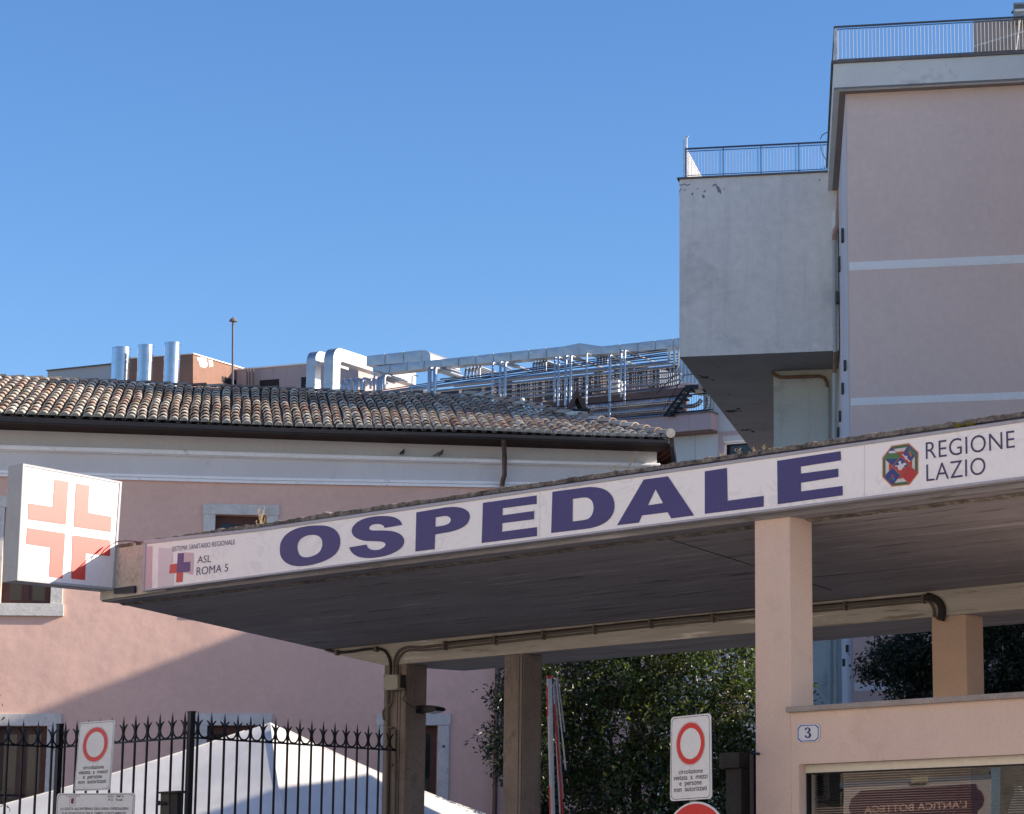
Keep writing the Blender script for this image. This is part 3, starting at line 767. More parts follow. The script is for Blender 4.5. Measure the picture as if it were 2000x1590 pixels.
a_ = [F.at(806, 1392, lw), F.at(812, 1379, lw), F.at(830, 1377, lw), F.at(849, 1381, lw), F.at(852.5, 1386, lw), F.at(843, 1391, lw), F.at(826, 1394, lw)]
mb.prism(a_, F.N * .16); mb.build('housing', m_darkiron, fl, bevel=.006)
a_ = [F.at(830, 1393.6, lw + .01), F.at(843, 1391.4, lw + .01), F.at(850, 1387.8, lw + .01), F.at(833, 1389, lw + .01)]
mb = MB(); mb.prism([p - Z * .004 for p in a_], F.N * .14); mb.build('lens', flat('frosted lens', (.75, .78, .85), .3), fl)
MB().tube([F.P(uf, lw + .08, F.z(800, 1382, lw)), F.P(uf + .12, lw + .08, F.z(808, 1385, lw))], .012).build('arm', m_darkiron, fl)
lc = thing('lamp_cable', 'black cable drooping from the junction box to the flood light', 'cable', F.at(790, 1360, wb))
run([(784, 1335), (791, 1340), (793, 1350), (789, 1362), (787, 1367), (795, 1373), (806, 1380), (818, 1383)], .006, m_conduit_d, w=wb - .03, parent=lc, name='wire')

# ================================================================== iron fence between the street and the pillar
def post_at(px, ybar, depth): return aty(px, ybar, depth)
zbar = aty(770, 1466, (c1 and F.at(770, 1466, wb)).y).z
def atbar(px, py): return atz(px, py, zbar)
Pp = F.at(771, 1465, wb - .03); 
P2 = atbar(372.5, 1440.5); P1 = atbar(115.5, 1459.5); P0 = atbar(-60, 1452)
print('fence', Pp, P2, P1, P0, 'zbar', zbar)
def make_panel(A_, B_, n, label, lowrail=None, post_first=False):
    A_ = Vector((A_.x, A_.y, 0)); B_ = Vector((B_.x, B_.y, 0)); d = (B_ - A_); L = d.length; d.normalize(); nn = d.cross(Z)
    t = thing('iron_fence', label, 'fence', (A_ + B_) / 2, 'spear topped iron fence panels')
    mb = MB()
    mb.prism([A_ + Z * (zbar - .009) - nn * .016, B_ + Z * (zbar - .009) - nn * .016, B_ + Z * (zbar + .009) - nn * .016, A_ + Z * (zbar + .009) - nn * .016], nn * .032)
    mb.build('top_rail', m_darkiron, t)
    mb = MB(); mb.prism([A_ + Z * .3 - nn * .015, B_ + Z * .3 - nn * .015, B_ + Z * .34 - nn * .015, A_ + Z * .34 - nn * .015], nn * .03); mb.build('bottom_rail', m_darkiron, t)
    sp = L / n
    for i in range(n):
        c = A_ + d * (sp * (i + .5)); mb = MB(); r = .0095
        mb.prism([c - d * r - nn * r, c + d * r - nn * r, c + d * r + nn * r, c - d * r + nn * r], Z * (zbar + .10))
        # spear
        zz = zbar
        prof = [(.010, .09), (.020, .125), (.0155, .15), (.012, .20), (.0015, .285)]
        mb.tube([c + Z * (zz + h) for r_, h in prof], [r_ for r_, h in prof], 6)
        mb.build('picket', m_darkiron, t)
    # crescents between pickets (half rings with flared tips)
    for i in range(n + 1):
        c = A_ + d * (sp * i)
        if i in (0, n) : 
            pass
        h = sp * .5
        prof = [(-h * .36, .192), (-h * .66, .165), (-h * .85, .13), (-h * .88, .092), (-h * .74, .05), (-h * .42, .018), (0, .009)]
        prof = prof + [(-x, z) for x, z in prof[-2::-1]]
        if i == 0: prof = [q for q in prof if q[0] >= -.001]
        if i == n: prof = [q for q in prof if q[0] <= .001]
        if len(prof) < 2: continue
        rr = [.0115 if abs(z_) < .18 else .008 for x, z_ in prof]
        rr = [q * .85 for q in rr]
        MB().tube([c + d * x + Z * (zbar + z) for x, z in prof], rr, 6).build('crescent', m_darkiron, t)
    return t
make_panel(Pp, P2, 17, 'black iron fence panel with spear tips running from the tall post to the brown pillar')
make_panel(P2, P1, 11, 'black iron fence panel with spear tips behind the left no vehicles sign')
tl = make_panel(P1, P0, 6, 'black iron fence panel at the far left edge before the dark window')
mb = MB(); a_ = aty(-10, 1553, P1.y); b_ = aty(49, 1554, P1.y); mb.tube([a_, b_], .012, 6); mb.build('lower_rail', m_darkiron, tl)
for c, top, wd, lab in ((P2, 1389, .029, 'tall black square fence post between two fence panels'), (P1, 1413.5, .029, 'shorter black square fence post left of the no vehicles sign')):
    zt = aty(372 if c is P2 else 115, top, c.y).z
    t = thing('fence_post', lab, 'post', (c.x, c.y, 0), 'black square fence posts')
    mb = MB(); dd = F.U; nn = F.N
    c0 = Vector((c.x, c.y, 0)); mb.prism([c0 - dd * wd - nn * wd, c0 + dd * wd - nn * wd, c0 + dd * wd + nn * wd, c0 - dd * wd + nn * wd], Z * (zt - .02))
    mb.build('shaft', m_darkiron, t)
    mb = MB(); q = wd + .004; c0 = Vector((c.x, c.y, zt - .02)); mb.prism([c0 - dd * q - nn * q, c0 + dd * q - nn * q, c0 + dd * q + nn * q, c0 - dd * q + nn * q], Z * .02)
    mb.build('cap', m_darkiron, t)
# dark letter box like gate lock in front of the fence
YL = P2.y - .25
lk = thing('gate_motor_box', 'black metal box with a small knob on the fence beside the tall post', 'box', aty(335, 1560, YL))
K0 = Fr(TH_F, aty(335, 1570, YL))
mb = MB(); mb.px(K0, [(314, 1548), (330, 1547.5), (330, 1610), (312, 1610)], 0, .03); mb.build('front_plate', M('grey brown metal', (.05, .045, .04), .6, var=.1), lk)
mb = MB(); mb.px(K0, [(330.3, 1545), (346.5, 1546), (345.5, 1610), (330.3, 1610)], .01, .06); mb.build('case', m_black, lk)
mb = MB(); mb.px(K0, [(307.5, 1546.5), (347, 1544.3), (347.5, 1547.5), (308, 1550)], -.03, .08); mb.build('lid', m_black, lk)
mb = MB(); mb.tube([K0.at(311, 1568, -.02), K0.at(326, 1570, -.0)], .018, 8); mb.tube([K0.at(309, 1564, -.03), K0.at(309, 1573, -.03)], .02, 8); mb.build('knob', m_black, lk)
mb = MB(); mb.tube([K0.at(346, 1547, .02), K0.at(368, 1549, .02)], .008, 6); mb.build('arm', m_darkiron, lk)

# ================================================================== traffic signs
def quad_sign(name, label, corners, fr, w, lines, texts_q):
    q = [fr.at(x, y, w) for x, y in corners]
    Qs = Quad(*q)
    t = thing(name, label, 'sign', (q[0] + q[1]) / 2, None)
    Wd, Ht = Qs.size()
    return Qs, t, Wd, Ht
def circ(cx, cy, ra, rb, n=40): return [(cx + ra * math.cos(2 * math.pi * k / n), cy + rb * math.sin(2 * math.pi * k / n)) for k in range(n)]
def annulus(Qs, o, i, d, name, mat, t):
    n = len(o); mb = MB(); mb.add(Qs.poly(o, d) + Qs.poly(i, d), ring_faces(n)); return mb.build(name, mat, t, fix=False)
def panel_sign(Qs, t, Wd, Ht, border=True, thick=.012):
    pr = rrect(0, 1, 0, 1, .035 / Wd, .035 / Ht)
    MB().prism(Qs.poly(pr, 0), -Qs.n * thick).build('plate', m_signwhite, t)
    MB().prism(Qs.poly(rrect(.12, .88, .06, .94, .01, .01), -thick - .001), -Qs.n * .02).build('backing', m_metalback, t)
    if border:
        g = .012; o = rrect(g / Wd, 1 - g / Wd, g / Ht, 1 - g / Ht, .04 / Wd, .04 / Ht); g2 = .0165
        i = rrect(g2 / Wd, 1 - g2 / Wd, g2 / Ht, 1 - g2 / Ht, .038 / Wd, .038 / Ht)
        annulus(Qs, o, i, .0015, 'border', m_signblack, t)
def no_vehicles(label, corners, fr, w):
    Qs, t, Wd, Ht = quad_sign('no_vehicles_sign', label, corners, fr, w, None, None)
    t['group'] = 'no vehicles signs with text'
    panel_sign(Qs, t, Wd, Ht)
    cy = .665; ra = .345; rb = .247
    annulus(Qs, circ(.5, cy, ra * 1.045, rb * 1.045), circ(.5, cy, ra * 1.03, rb * 1.03), .002, 'thin_ring', M('thin red line', (.4, .05, .05), .5, bump=0), t)
    annulus(Qs, circ(.5, cy, ra, rb), circ(.5, cy, ra * .745, rb * .745), .002, 'red_ring', m_signred, t)
    rows = [('circolazione', .21, .80, .312, .055), ('vietata  a  mezzi', .085, .915, .243, .055), ('e  persone', .23, .77, .174, .042), ('non  autorizzati', .10, .895, .105, .055)]
    for s, a0, a1, b0, h in rows:
        vs, fs = text2d(s, .008, 1.0)
        hh = max(v.y for v in vs)
        textq('text_line', s, Qs.sub(a0, a1, b0, b0 + h, .002), m_signblack, t, bold=.008)
    return Qs, t
KS = Fr(-42, aty(185, 1480, 26.1))
Q1, t1 = no_vehicles('white no vehicles sign with red ring, mounted on the black iron fence', [(144.5, 1545.5), (213.5, 1543), (224.5, 1406.2), (156, 1411.5)], KS, 0)
FS = F
Q2, t2 = no_vehicles('white no vehicles sign with red ring, on a pole left of the gatehouse', [(1308.5, 1565), (1389.5, 1560), (1387.5, 1393), (1310.5, 1401)], F, -.7)
mb = MB(); xc = F.at(1351, 1480, -.66)
mb.tube([Vector((xc.x, xc.y, 0)) + F.N * .02, Vector((xc.x, xc.y, Q2.at(.5, .95).z)) + F.N * .02], .03, 12); 
pole = mb.build('pole', M('galvanised pole', (.25, .25, .25), .5, .5, var=.1), t2, smooth=True)
# round red sign below
c_ = F.at(1359, 1653, -.72); rs = .385
t3 = thing('no_entry_sign', 'top of a round red no entry sign below the no vehicles sign on the pole', 'sign', c_)
def disc(r, d, name, mat, r2=0, th=.004):
    o = [c_ + F.U * (r * math.cos(a)) + Z * (r * math.sin(a)) - F.N * d for a in [2 * math.pi * k / 64 for k in range(64)]]
    if r2 == 0: MB().prism(o, F.N * th).build(name, mat, t3)
disc(rs, 0, 'plate', m_signwhite, th=.012); disc(rs - .017, .003, 'red_disc', m_signred)
mb = MB(); mb.prism([c_ - F.U * .27 - Z * .07 - F.N * .006, c_ + F.U * .27 - Z * .07 - F.N * .006, c_ + F.U * .27 + Z * .07 - F.N * .006, c_ - F.U * .27 + Z * .07 - F.N * .006], F.N * .002); mb.build('white_bar', m_signwhite, t3)
# notice board below the left sign
KN = Fr(-18, aty(185, 1570, 26.0))
Q3 = Quad(*[KN.at(x, y, 0) for x, y in [(104, 1680), (256, 1680), (263.5, 1548.5), (111.5, 1549.5)]])
t4 = thing('parking_notice', 'white notice board in Italian below the left no vehicles sign on the fence', 'sign', Q3.at(.5, 0))
Wd, Ht = Q3.size(); panel_sign(Q3, t4, Wd, Ht)
b_ = lambda y: (1680 - y) / (1680 - 1549)
for s, a0, a1, y1, y0 in (("A.S.L.  RM G", .655, .86, 1553.2, 1557.6), ("P.O.  Tivoli", .67, .845, 1560, 1564.6), ("Comune di Tivoli", .125, .30, 1553.3, 1555.6), ("LA SOSTA ALL'INTERNO DELL'AREA OSPEDALIERA", .055, .935, 1577, 1582), ("È AUTORIZZATA PER IL TEMPO STRETTAMENTE", .085, .90, 1585.2, 1590.4), ("NECESSARIO AL CARICO E SCARICO", .2, .8, 1593, 1598)):
    if s.startswith('NECESS'): continue
    textq('text_line', s, Q3.sub(a0, a1, b_(y0), b_(y1), .002), m_signblack, t4, bold=.012)
annulus(Q3, [(.165, b_(1573.5)), (.245, b_(1573.5)), (.245, b_(1557)), (.165, b_(1557))], [(.17, b_(1573)), (.24, b_(1573)), (.24, b_(1557.5)), (.17, b_(1557.5))], .002, 'crest_border', flat('thin grey', (.3, .3, .3)), t4)
MB().add(Q3.poly([(.185, b_(1566)), (.205, b_(1570)), (.225, b_(1566)), (.225, b_(1558.5)), (.188, b_(1559.5))], .0025), [[0, 1, 2, 3, 4]]).build('crest_shield', flat('crest maroon', (.22, .05, .09)), t4)
MB().add(Q3.poly([(.19, b_(1569.5)), (.222, b_(1569.5)), (.222, b_(1567.5)), (.19, b_(1567.5))], .003), [[0, 1, 2, 3]]).build('crest_band', flat('crest navy', (.03, .04, .16)), t4)

# ================================================================== gate pillar and gate edge left of the gatehouse
gp = thing('gate_pillar', 'dark stained gate pillar with a wider cap beside the gatehouse', 'pillar', F.at(1440, 1590, .3))
m_gp = M('dark mossy concrete', (.045, .042, .036), .9, var=.2, vs=3, fine=.15, stain=(.015, .015, .012), st=.3, streak=.7, bump=.4)
ug0, zg0 = F.uz(1403.5, 1471, .1); ug1 = F.u(1443.5, 1471, .1); zc = F.z(1420, 1500.5, .1)
mb = MB(); mb.box(F, ug0, ug1, .1, .42, zc, zg0); mb.build('cap', m_gp, gp, bevel=.01)
mb = MB(); mb.box(F, ug0 + .05, ug1 - .012, .14, .40, 0, zc); mb.build('shaft', m_gp, gp, bevel=.01)
gt = thing('iron_gate', 'edge of an open black iron gate between the dark pillar and the gatehouse', 'gate', F.at(1470, 1590, .3))
ua = F.u(1467, 1500, .05); ub = F.u(1474.5, 1500, .05)
mb = MB(); mb.box(F, ua, ub, .03, .09, .1, F.z(1470, 1468, .05)); mb.build('stile', m_darkiron, gt)
mb = MB(); mb.box(F, ug1 + .02, ug1 + .06, .35, 2.2, .1, F.z(1460, 1473, .4)); mb.build('leaf_frame', m_darkiron, gt)
mb = MB(); mb.tube([F.at(1466, 1470, .03), F.at(1482, 1472.5, -.02)], .012, 6); mb.build('hinge', m_darkiron, gt)

# ================================================================== raised barrier arm
YB = 31.5
ba = thing('barrier_arm', 'raised red and white barrier arm with folded skirt rods under the canopy', 'barrier', aty(1076, 1590, YB))
pa = aty(1072.5, 1320, YB); pb = aty(1082, 1700, YB)
def pl(t): return pb.lerp(pa, t)
m_arm = M('white arm enamel', (.60, .60, .62), .4, var=.05)
mb = MB(); mb.tube([pl(0), pl(.992)], .034, 12); mb.build('boom', m_arm, ba, smooth=True)
for t0, t1 in ((.985, 1.0), (.79, .945), (.24, .43)):
    mb = MB()
    if t1 == 1.0: mb.tube([pl(t0), pl(t1)], .036, 12)
    else:
        d = _rt * -.021 - Vector((0, .012, 0)); mb.tube([pl(t0) + d, pl(t1) + d], .018, 10)
    mb.build('red_stripe', m_signred, ba, smooth=True)
m_rod = M('skirt rod', (.42, .36, .36), .5, var=.1, bump=0)
for a0, a1, dx in ((1086, 1105, 0), (1083, 1100, 2), (1081, 1094, 4), (1089, 1103, -1)):
    y1 = {0: 1504, 2: 1560, 4: 1590, -1: 1430}[dx]
    mb = MB(); mb.tube([aty(a0, 1324 + dx * 3, YB + .1), aty(a1 - .0, y1, YB + .1)], .011, 6); mb.build('skirt_rod', m_arm if dx in (0, 4) else m_rod, ba)
mb = MB(); mb.tube([aty(1082, 1375, YB + .05), aty(1099, 1590, YB + .05)], .012, 6); mb.build('skirt_rod', m_signred, ba)
mb = MB(); mb.wbox((pb.x - .16, pb.y - .16, 0), (pb.x + .16, pb.y + .16, 1.15)); mb.build('cabinet', M('red cabinet', (.5, .08, .04), .5), ba)

# ================================================================== white gazebo tent
YT = 38.0
ap = aty(528, 1411, YT)
Rc = aty(1025, 1618, YT + 2.3); Lc = aty(-222, 1614, YT - 2.6); Fc = aty(556, 1640, YT - 3.6); 
Fc.z = Rc.z = Lc.z = Rc.z
Bc = Rc + Lc - Fc
tn = thing('gazebo_tent', 'white pyramid roofed gazebo tent behind the iron fence', 'tent', (ap.x, ap.y, 0))
def tent_side(A1, A2, n=14):
    vs = []; fs = []; m = n
    tops = ap
    for i in range(n + 1):
        t = i / n
        for j in range(m + 1):
            s_ = j / m; base = A1.lerp(A2, s_)
            p = tops.lerp(base, t)
            sag = -.16 * math.sin(math.pi * min(1, t * 1.0)) * (1 - .0 * s_) - .10 * math.sin(math.pi * s_) * math.sin(math.pi * t)
            p = p + Z * (sag * .55)
            if t < .09: p.z = min(p.z, ap.z - .02 - (t / .09) ** 2 * .05) if t else ap.z
            vs.append(p)
    for i in range(n):
        for j in range(m):
            a = i * (m + 1) + j; fs.append([a, a + 1, a + m + 2, a + m + 1])
    return vs, fs
mb = MB()
for A1, A2 in ((Lc, Fc), (Fc, Rc), (Rc, Bc), (Bc, Lc)):
    vs, fs = tent_side(A1, A2); mb.add(vs, fs)
rf_ = mb.build('roof', m_tent, tn, smooth=True)
for c_t in (Lc, Fc, Rc, Bc):
    sm = MB(); sm.tube([ap.lerp(c_t, t / 14) + Z * ((-.16 * .55) * math.sin(math.pi * t / 14) + .006) for t in range(1, 15)], .012, 5); sm.build('seam', m_tent, tn)
mb = MB()
for A1, A2 in ((Lc, Fc), (Fc, Rc), (Rc, Bc), (Bc, Lc)):
    mb.prism([A1, A2, A2 - Z * .28, A1 - Z * .28], (A1 - A2).cross(Z).normalized() * .004)
mb.build('valance', m_tent, tn)
for c in (Lc, Fc, Rc, Bc):
    MB().tube([Vector((c.x, c.y, 0)), c], .04, 8).build('pole', m_arm, tn)

# ================================================================== old pink building with tiled roof (frame K)
K = Fr(16.04, aty(700, 1200, 46.0))
pb_ = thing('pink_building', 'old pink plastered building with white frieze, stone framed windows and tiled roof', 'building', K.P(-3, 3, 0))
def poly_y(pts):
    def f(x):
        if x <= pts[0][0]: i = 0
        elif x >= pts[-1][0]: i = len(pts) - 2
        else:
            i = 0
            while x > pts[i + 1][0]: i += 1
        (x0, y0), (x1, y1) = pts[i], pts[i + 1]
        return y0 + (y1 - y0) * (x - x0) / (x1 - x0)
    return f
yfr = poly_y([(0, 930), (480, 943.4), (880, 950.6), (1290, 957)])        # foot of the frieze
ywt = poly_y([(0, 840.5), (580, 860.5), (980, 874), (1258, 883)])        # top of the wall under the eaves
yl0 = poly_y([(0, 868), (580, 885), (980, 896.8), (1290, 904.5)]); yl1 = poly_y([(0, 877), (580, 894), (980, 904), (1290, 911)])
XS = [-500, -250, 0, 150, 300, 480, 640, 800, 960, 1130, 1290]
xr = 1283
uKr = K.u(xr, 905)
zee = [K.uz(x, ywt(x), 0) for x in XS]
def strip(mb, fr, xs, ya, yb, w0, w1):
    """horizontal strip following slightly uneven lines"""
    top = [fr.uz(x, ya(x), w0) for x in xs]; bot = [fr.uz(x, yb(x), w0) for x in xs]
    for i in range(len(xs) - 1):
        mb.prism([fr.P(top[i][0], w0, top[i][1]), fr.P(top[i + 1][0], w0, top[i + 1][1]), fr.P(bot[i + 1][0], w0, bot[i + 1][1]), fr.P(bot[i][0], w0, bot[i][1])], fr.N * (w1 - w0))
def strip1(mb, fr, xs, ya, yb, w0, w1):
    """same but one closed body"""
    top = [fr.uz(x, ya(x), w0) for x in xs]; bot = [fr.uz(x, yb(x), w0) for x in xs]; n = len(xs)
    vs = [fr.P(u, w0, z) for u, z in top] + [fr.P(u, w0, z) for u, z in bot] + [fr.P(u, w1, z) for u, z in top] + [fr.P(u, w1, z) for u, z in bot]
    fs = []
    for i in range(n - 1):
        fs += [[i, i + 1, n + i + 1, n + i], [2 * n + i, 3 * n + i, 3 * n + i + 1, 2 * n + i + 1], [i, 2 * n + i, 2 * n + i + 1, i + 1], [n + i, n + i + 1, 3 * n + i + 1, 3 * n + i]]
    fs += [[0, n, 3 * n, 2 * n], [n - 1, 3 * n - 1, 4 * n - 1, 2 * n - 1]]
    mb.add(vs, fs)
# pink wall with window openings: built from column pieces around the openings
wins = [  # outer stone frame px: (x0, x1, ytop, ybottom), inner opening
    dict(o=(-14, 131.5, 968, 1203.5), i=(10, 107, 991, 1179), lab='upper window behind the cross sign'),
    dict(o=(398.5, 544, 984, 1196), i=(421, 521, 1005, 1174), lab='upper window above the canopy edge'),
    dict(o=(-28, 119, 1394, 1640), i=(-6, 93, 1418, 1640), lab='lower window at the left edge'),
    dict(o=(382, 530, 1393.5, 1640), i=(405, 508, 1417, 1640), lab='lower window behind the tent'),
    dict(o=(738, 878, 1394.8, 1700), i=(760, 855.5, 1417, 1700), lab='lower window beside the brown pillar')]
for wd in wins:
    x0, x1, y0, y1 = wd['i']
    ua_, za_ = K.uz(x0, y0); ub_, _ = K.uz(x1, y0); _, zb_ = K.uz((x0 + x1) / 2, min(y1, 1590))
    if y1 > 1590: zb_ = za_ - 2.35
    wd['U'] = (ua_, ub_, zb_, za_)
    x0, x1, y0, y1 = wd['o']
    oa, oz = K.uz(x0, y0); ob, _ = K.uz(x1, y0); _, oz0 = K.uz((x0 + x1) / 2, min(y1, 1590))
    if y1 > 1590: oz0 = zb_ - .22
    wd['O'] = (oa, ob, oz0, oz)
uKl = K.u(-520, 1000)
TH = .5
zfr = [K.uz(x, yfr(x), 0) for x in XS]
ztopw = min(z for u, z in zfr) + .15
mb = MB()
rows = [(0, 1), (2, 3, 4)]
upper = [wins[0]['U'], wins[1]['U']]; lower = [wins[2]['U'], wins[3]['U'], wins[4]['U']]
zmid = (upper[0][2] + lower[0][3]) / 2
def rowwall(mb, ops, z0, z1):
    ops = sorted(ops); u = uKl
    for a, b, c, d in ops:
        mb.box(K, u, a, 0, TH, z0, z1); mb.box(K, a, b, 0, TH, z0, c); mb.box(K, a, b, 0, TH, d, z1); u = b
    mb.box(K, u, uKr, 0, TH, z0, z1)
# the face as one sheet with holes so that the plaster reads continuous
loops = [[(uKl, 0), (uKr, 0)] + [(u, z + .02) for u, z in reversed([q for q in zfr if q[0] < uKr - .01])]]
loops[0].insert(2, (uKr, zfr[-1][1] + .02))
for wd in wins:
    a, b, c, d = wd['U']; loops.append([(a, c), (b, c), (b, d), (a, d)])
vs, fs = fill2d(loops)
mb.add([K.P(v.x, 0, v.y) for v in vs], fs)
for wd in wins:                      # reveals
    a, b, c, d = wd['U']
    P4 = [(a, c), (b, c), (b, d), (a, d)]
    for i in range(4):
        p, q = P4[i], P4[(i + 1) % 4]
        mb.add([K.P(p[0], 0, p[1]), K.P(q[0], 0, q[1]), K.P(q[0], TH, q[1]), K.P(p[0], TH, p[1])], [[0, 1, 2, 3]])
mb.build('wall', m_pink, pb_)
mb = MB(); mb.box(K, uKl, uKr - .05, TH, TH + .1, 0, ztopw); mb.box(K, uKr - .1, uKr - .002, .0, 9, 0, zee[-1][1]); mb.box(K, uKl, uKl + .1, 0, 14, 0, zee[0][1])
mb.box(K, uKl, uKr, 13.2, 13.4, 0, zee[-1][1])
mb.build('rear_walls', m_pink, pb_)
# windows
for wd in wins:
    a, b, c, d = wd['U']; oa, ob, oc, od = wd['O']
    f = MB(); e = .045; e2 = od - d
    f.box(K, oa - .02, ob + .02, -e - .006, .03, d, od)
    f.box(K, oa, a, -e, .03, c if wd['i'][3] > 1590 else c, d - .002); f.box(K, b, ob, -e, .03, c, d - .002)
    f.box(K, oa - .03, ob + .03, -e - .03, .03, oc, c - .002)
    w_ = f.build('window', m_travert, pb_, bevel=.006); w_['label'] = 'stone framed ' + wd['lab']
    fr3 = MB(); t_ = .07; wf = .20; um = (a + b) / 2
    fr3.box(K, a, a + t_, wf, wf + .06, c, d); fr3.box(K, b - t_, b, wf, wf + .06, c, d)
    fr3.box(K, a + t_, b - t_, wf, wf + .06, d - t_ * 1.3, d); fr3.box(K, a + t_, b - t_, wf, wf + .06, c, c + t_ * 1.2)
    fr3.box(K, um - .045, um + .045, wf - .012, wf + .06, c + t_ * 1.2, d - t_ * 1.3)
    for s0, s1 in ((a + t_, um - .045), (um + .045, b - t_)):
        fr3.box(K, s0 + .001, s0 + .05, wf + .01, wf + .05, c + t_, d - t_); fr3.box(K, s1 - .05, s1 - .001, wf + .01, wf + .05, c + t_, d - t_)
        fr3.box(K, s0 + .05, s1 - .05, wf + .01, wf + .05, d - t_ * 1.3 - .05, d - t_ * 1.3)
    fr3.build('casement', m_brownwood, w_)
    gp_ = MB(); gp_.box(K, a + t_, b - t_, wf + .03, wf + .034, c + t_, d - t_)
    gp_.build('pane', m_glassdark, w_)
    hk = MB()
    for uu in (a - .11, b + .11):
        hk.box(K, uu - .018, uu + .018, -e - .02, -e, d - .42, d - .38)
    hk.build('shutter_hook', m_darkiron, w_)
# white frieze, ledge and grooves
mb = MB(); strip1(mb, K, XS[:-1] + [xr], lambda x: ywt(x) - 6, yfr, -.03, .3); mb.build('frieze', m_white_pl, pb_)
mb = MB(); strip1(mb, K, XS[:-1] + [1290], yl0, yl1, -.20, -.02)
o = mb.build('ledge', m_mould, pb_, bevel=.02)
mb = MB(); strip1(mb, K, XS[:-1] + [1284], lambda x: yl1(x) + .2, lambda x: yl1(x) + 2.6, -.10, -.02); mb.build('ledge_bed', m_mould, pb_)
mb = MB(); strip1(mb, K, XS[:-1] + [xr], lambda x: yfr(x) - 5, yfr, -.075, -.02); strip1(mb, K, XS[:-1] + [xr], lambda x: yfr(x) - 11.5, lambda x: yfr(x) - 6.5, -.055, -.02)
mb.build('fillet', m_mould, pb_)

# eaves and roof
OV = .85
ygt = poly_y([(0, 812), (580, 836.9), (980, 847.6), (1302, 859.2)]); ygb = poly_y([(0, 824), (580, 846.5), (980, 856), (1305, 868)])
ug_r, zg_r = K.uz(1309, 860, -OV)
XG = [-520, -250, 0, 150, 300, 480, 640, 800, 960, 1130, 1308]
mb = MB(); strip1(mb, K, XG, ygt, ygb, -OV - .10, -OV + .02); mb.build('gutter', m_gutter, pb_, bevel=.02)
gb0 = [K.uz(x, ygb(x), -OV) for x in XG]; wt0 = [K.uz(x, ywt(x), 0) for x in XG]
vs = []; fs = []
for i in range(len(XG)):
    vs += [K.P(gb0[i][0], -OV, gb0[i][1] + .01), K.P(min(wt0[i][0], uKr), .0, wt0[i][1] + .005)]
    if i: b = 2 * (i - 1); fs.append([b, b + 2, b + 3, b + 1])
sdir = Vector((-.083, .9965, 0)).normalized()
C0 = K.P(gb0[-1][0], -OV, gb0[-1][1] + .01)
mb = MB(); mb.add(vs, fs)
C1 = C0 + sdir * 9; W0 = K.P(uKr, 0, wt0[-1][1] + .005)
mb.add([C0, C1, W0 + sdir * 9, W0], [[0, 1, 2, 3]])
mb.build('eaves_boarding', m_eavewood, pb_, fix=False)
rft = MB(); n = 66
for i in range(14):
    c = C0.lerp(C1, (i + .5) / 14); d = (W0 + sdir * (9 * (i + .5) / 14)) - c
    rft.prism([c - Z * .06 - sdir * .05, c - Z * .06 + sdir * .05, c + Z * .01 + sdir * .05, c + Z * .01 - sdir * .05], d * .96)
rft.build('rafter', m_eavewood, pb_)
mb = MB(); h_ = .17
mb.prism([C0 - Z * .05, C1 - Z * .05, C1 + Z * h_, C0 + Z * h_], (K.U * .08)); mb.build('side_gutter', m_gutter, pb_)
# downpipe
def tubepx(fr, pts, w, r, name, mat, parent, n=8):
    return MB().tube([fr.at(x, y, w) for x, y in pts], r, n).build(name, mat, parent, smooth=True)
m_copper = M('brown downpipe', (.12, .075, .07), .45, .4, var=.2, vs=3, stain=(.25, .22, .22), st=.2, ss=5)
MB().tube([K.at(983, 853, -OV + .02), K.at(984, 868, -OV + .05), K.at(985, 880, -.42), K.at(985.5, 890, -.26), K.at(985.5, 928, -.24), K.at(982.5, 937, -.20), K.at(979.5, 958, -.12), K.at(972, 1305, -.10), K.at(966, 1590, -.10), K.at(964, 1690, -.1)], .047, 10).build('downpipe', m_copper, pb_, smooth=True)

ze = np.interp(0, [0, 1], [K.z(480, 843, -OV), 0])
uu_ = [g[0] for g in gb0]; zz_ = [K.z(x, ygt(x), -OV) for x in XG]
def zeave(u): return float(np.interp(u, uu_, zz_))
PIT = .31
lo, hi = 2, 15
for _ in range(50):
    mid = (lo + hi) / 2
    u_, z_ = K.uz(400, 758, mid)
    if z_ > zeave(u_) + PIT * (mid + OV): lo = mid
    else: hi = mid
WR = (lo + hi) / 2
uRidge = K.u(913, 768, WR)
uC = gb0[-1][0]
print('roof: ridge w', round(WR, 2), 'ridge end u', round(uRidge, 2), 'corner u', round(uC, 2), 'eave z', round(zeave(-5), 2))
def roofz(u, w): return zeave(u) + .03 + PIT * (w + OV) + .03 * noise.noise(Vector((u * .35, w * .4, 0)))
def hipu(w): return uC + .02 + (uRidge - uC) * (w + OV) / (WR + OV)
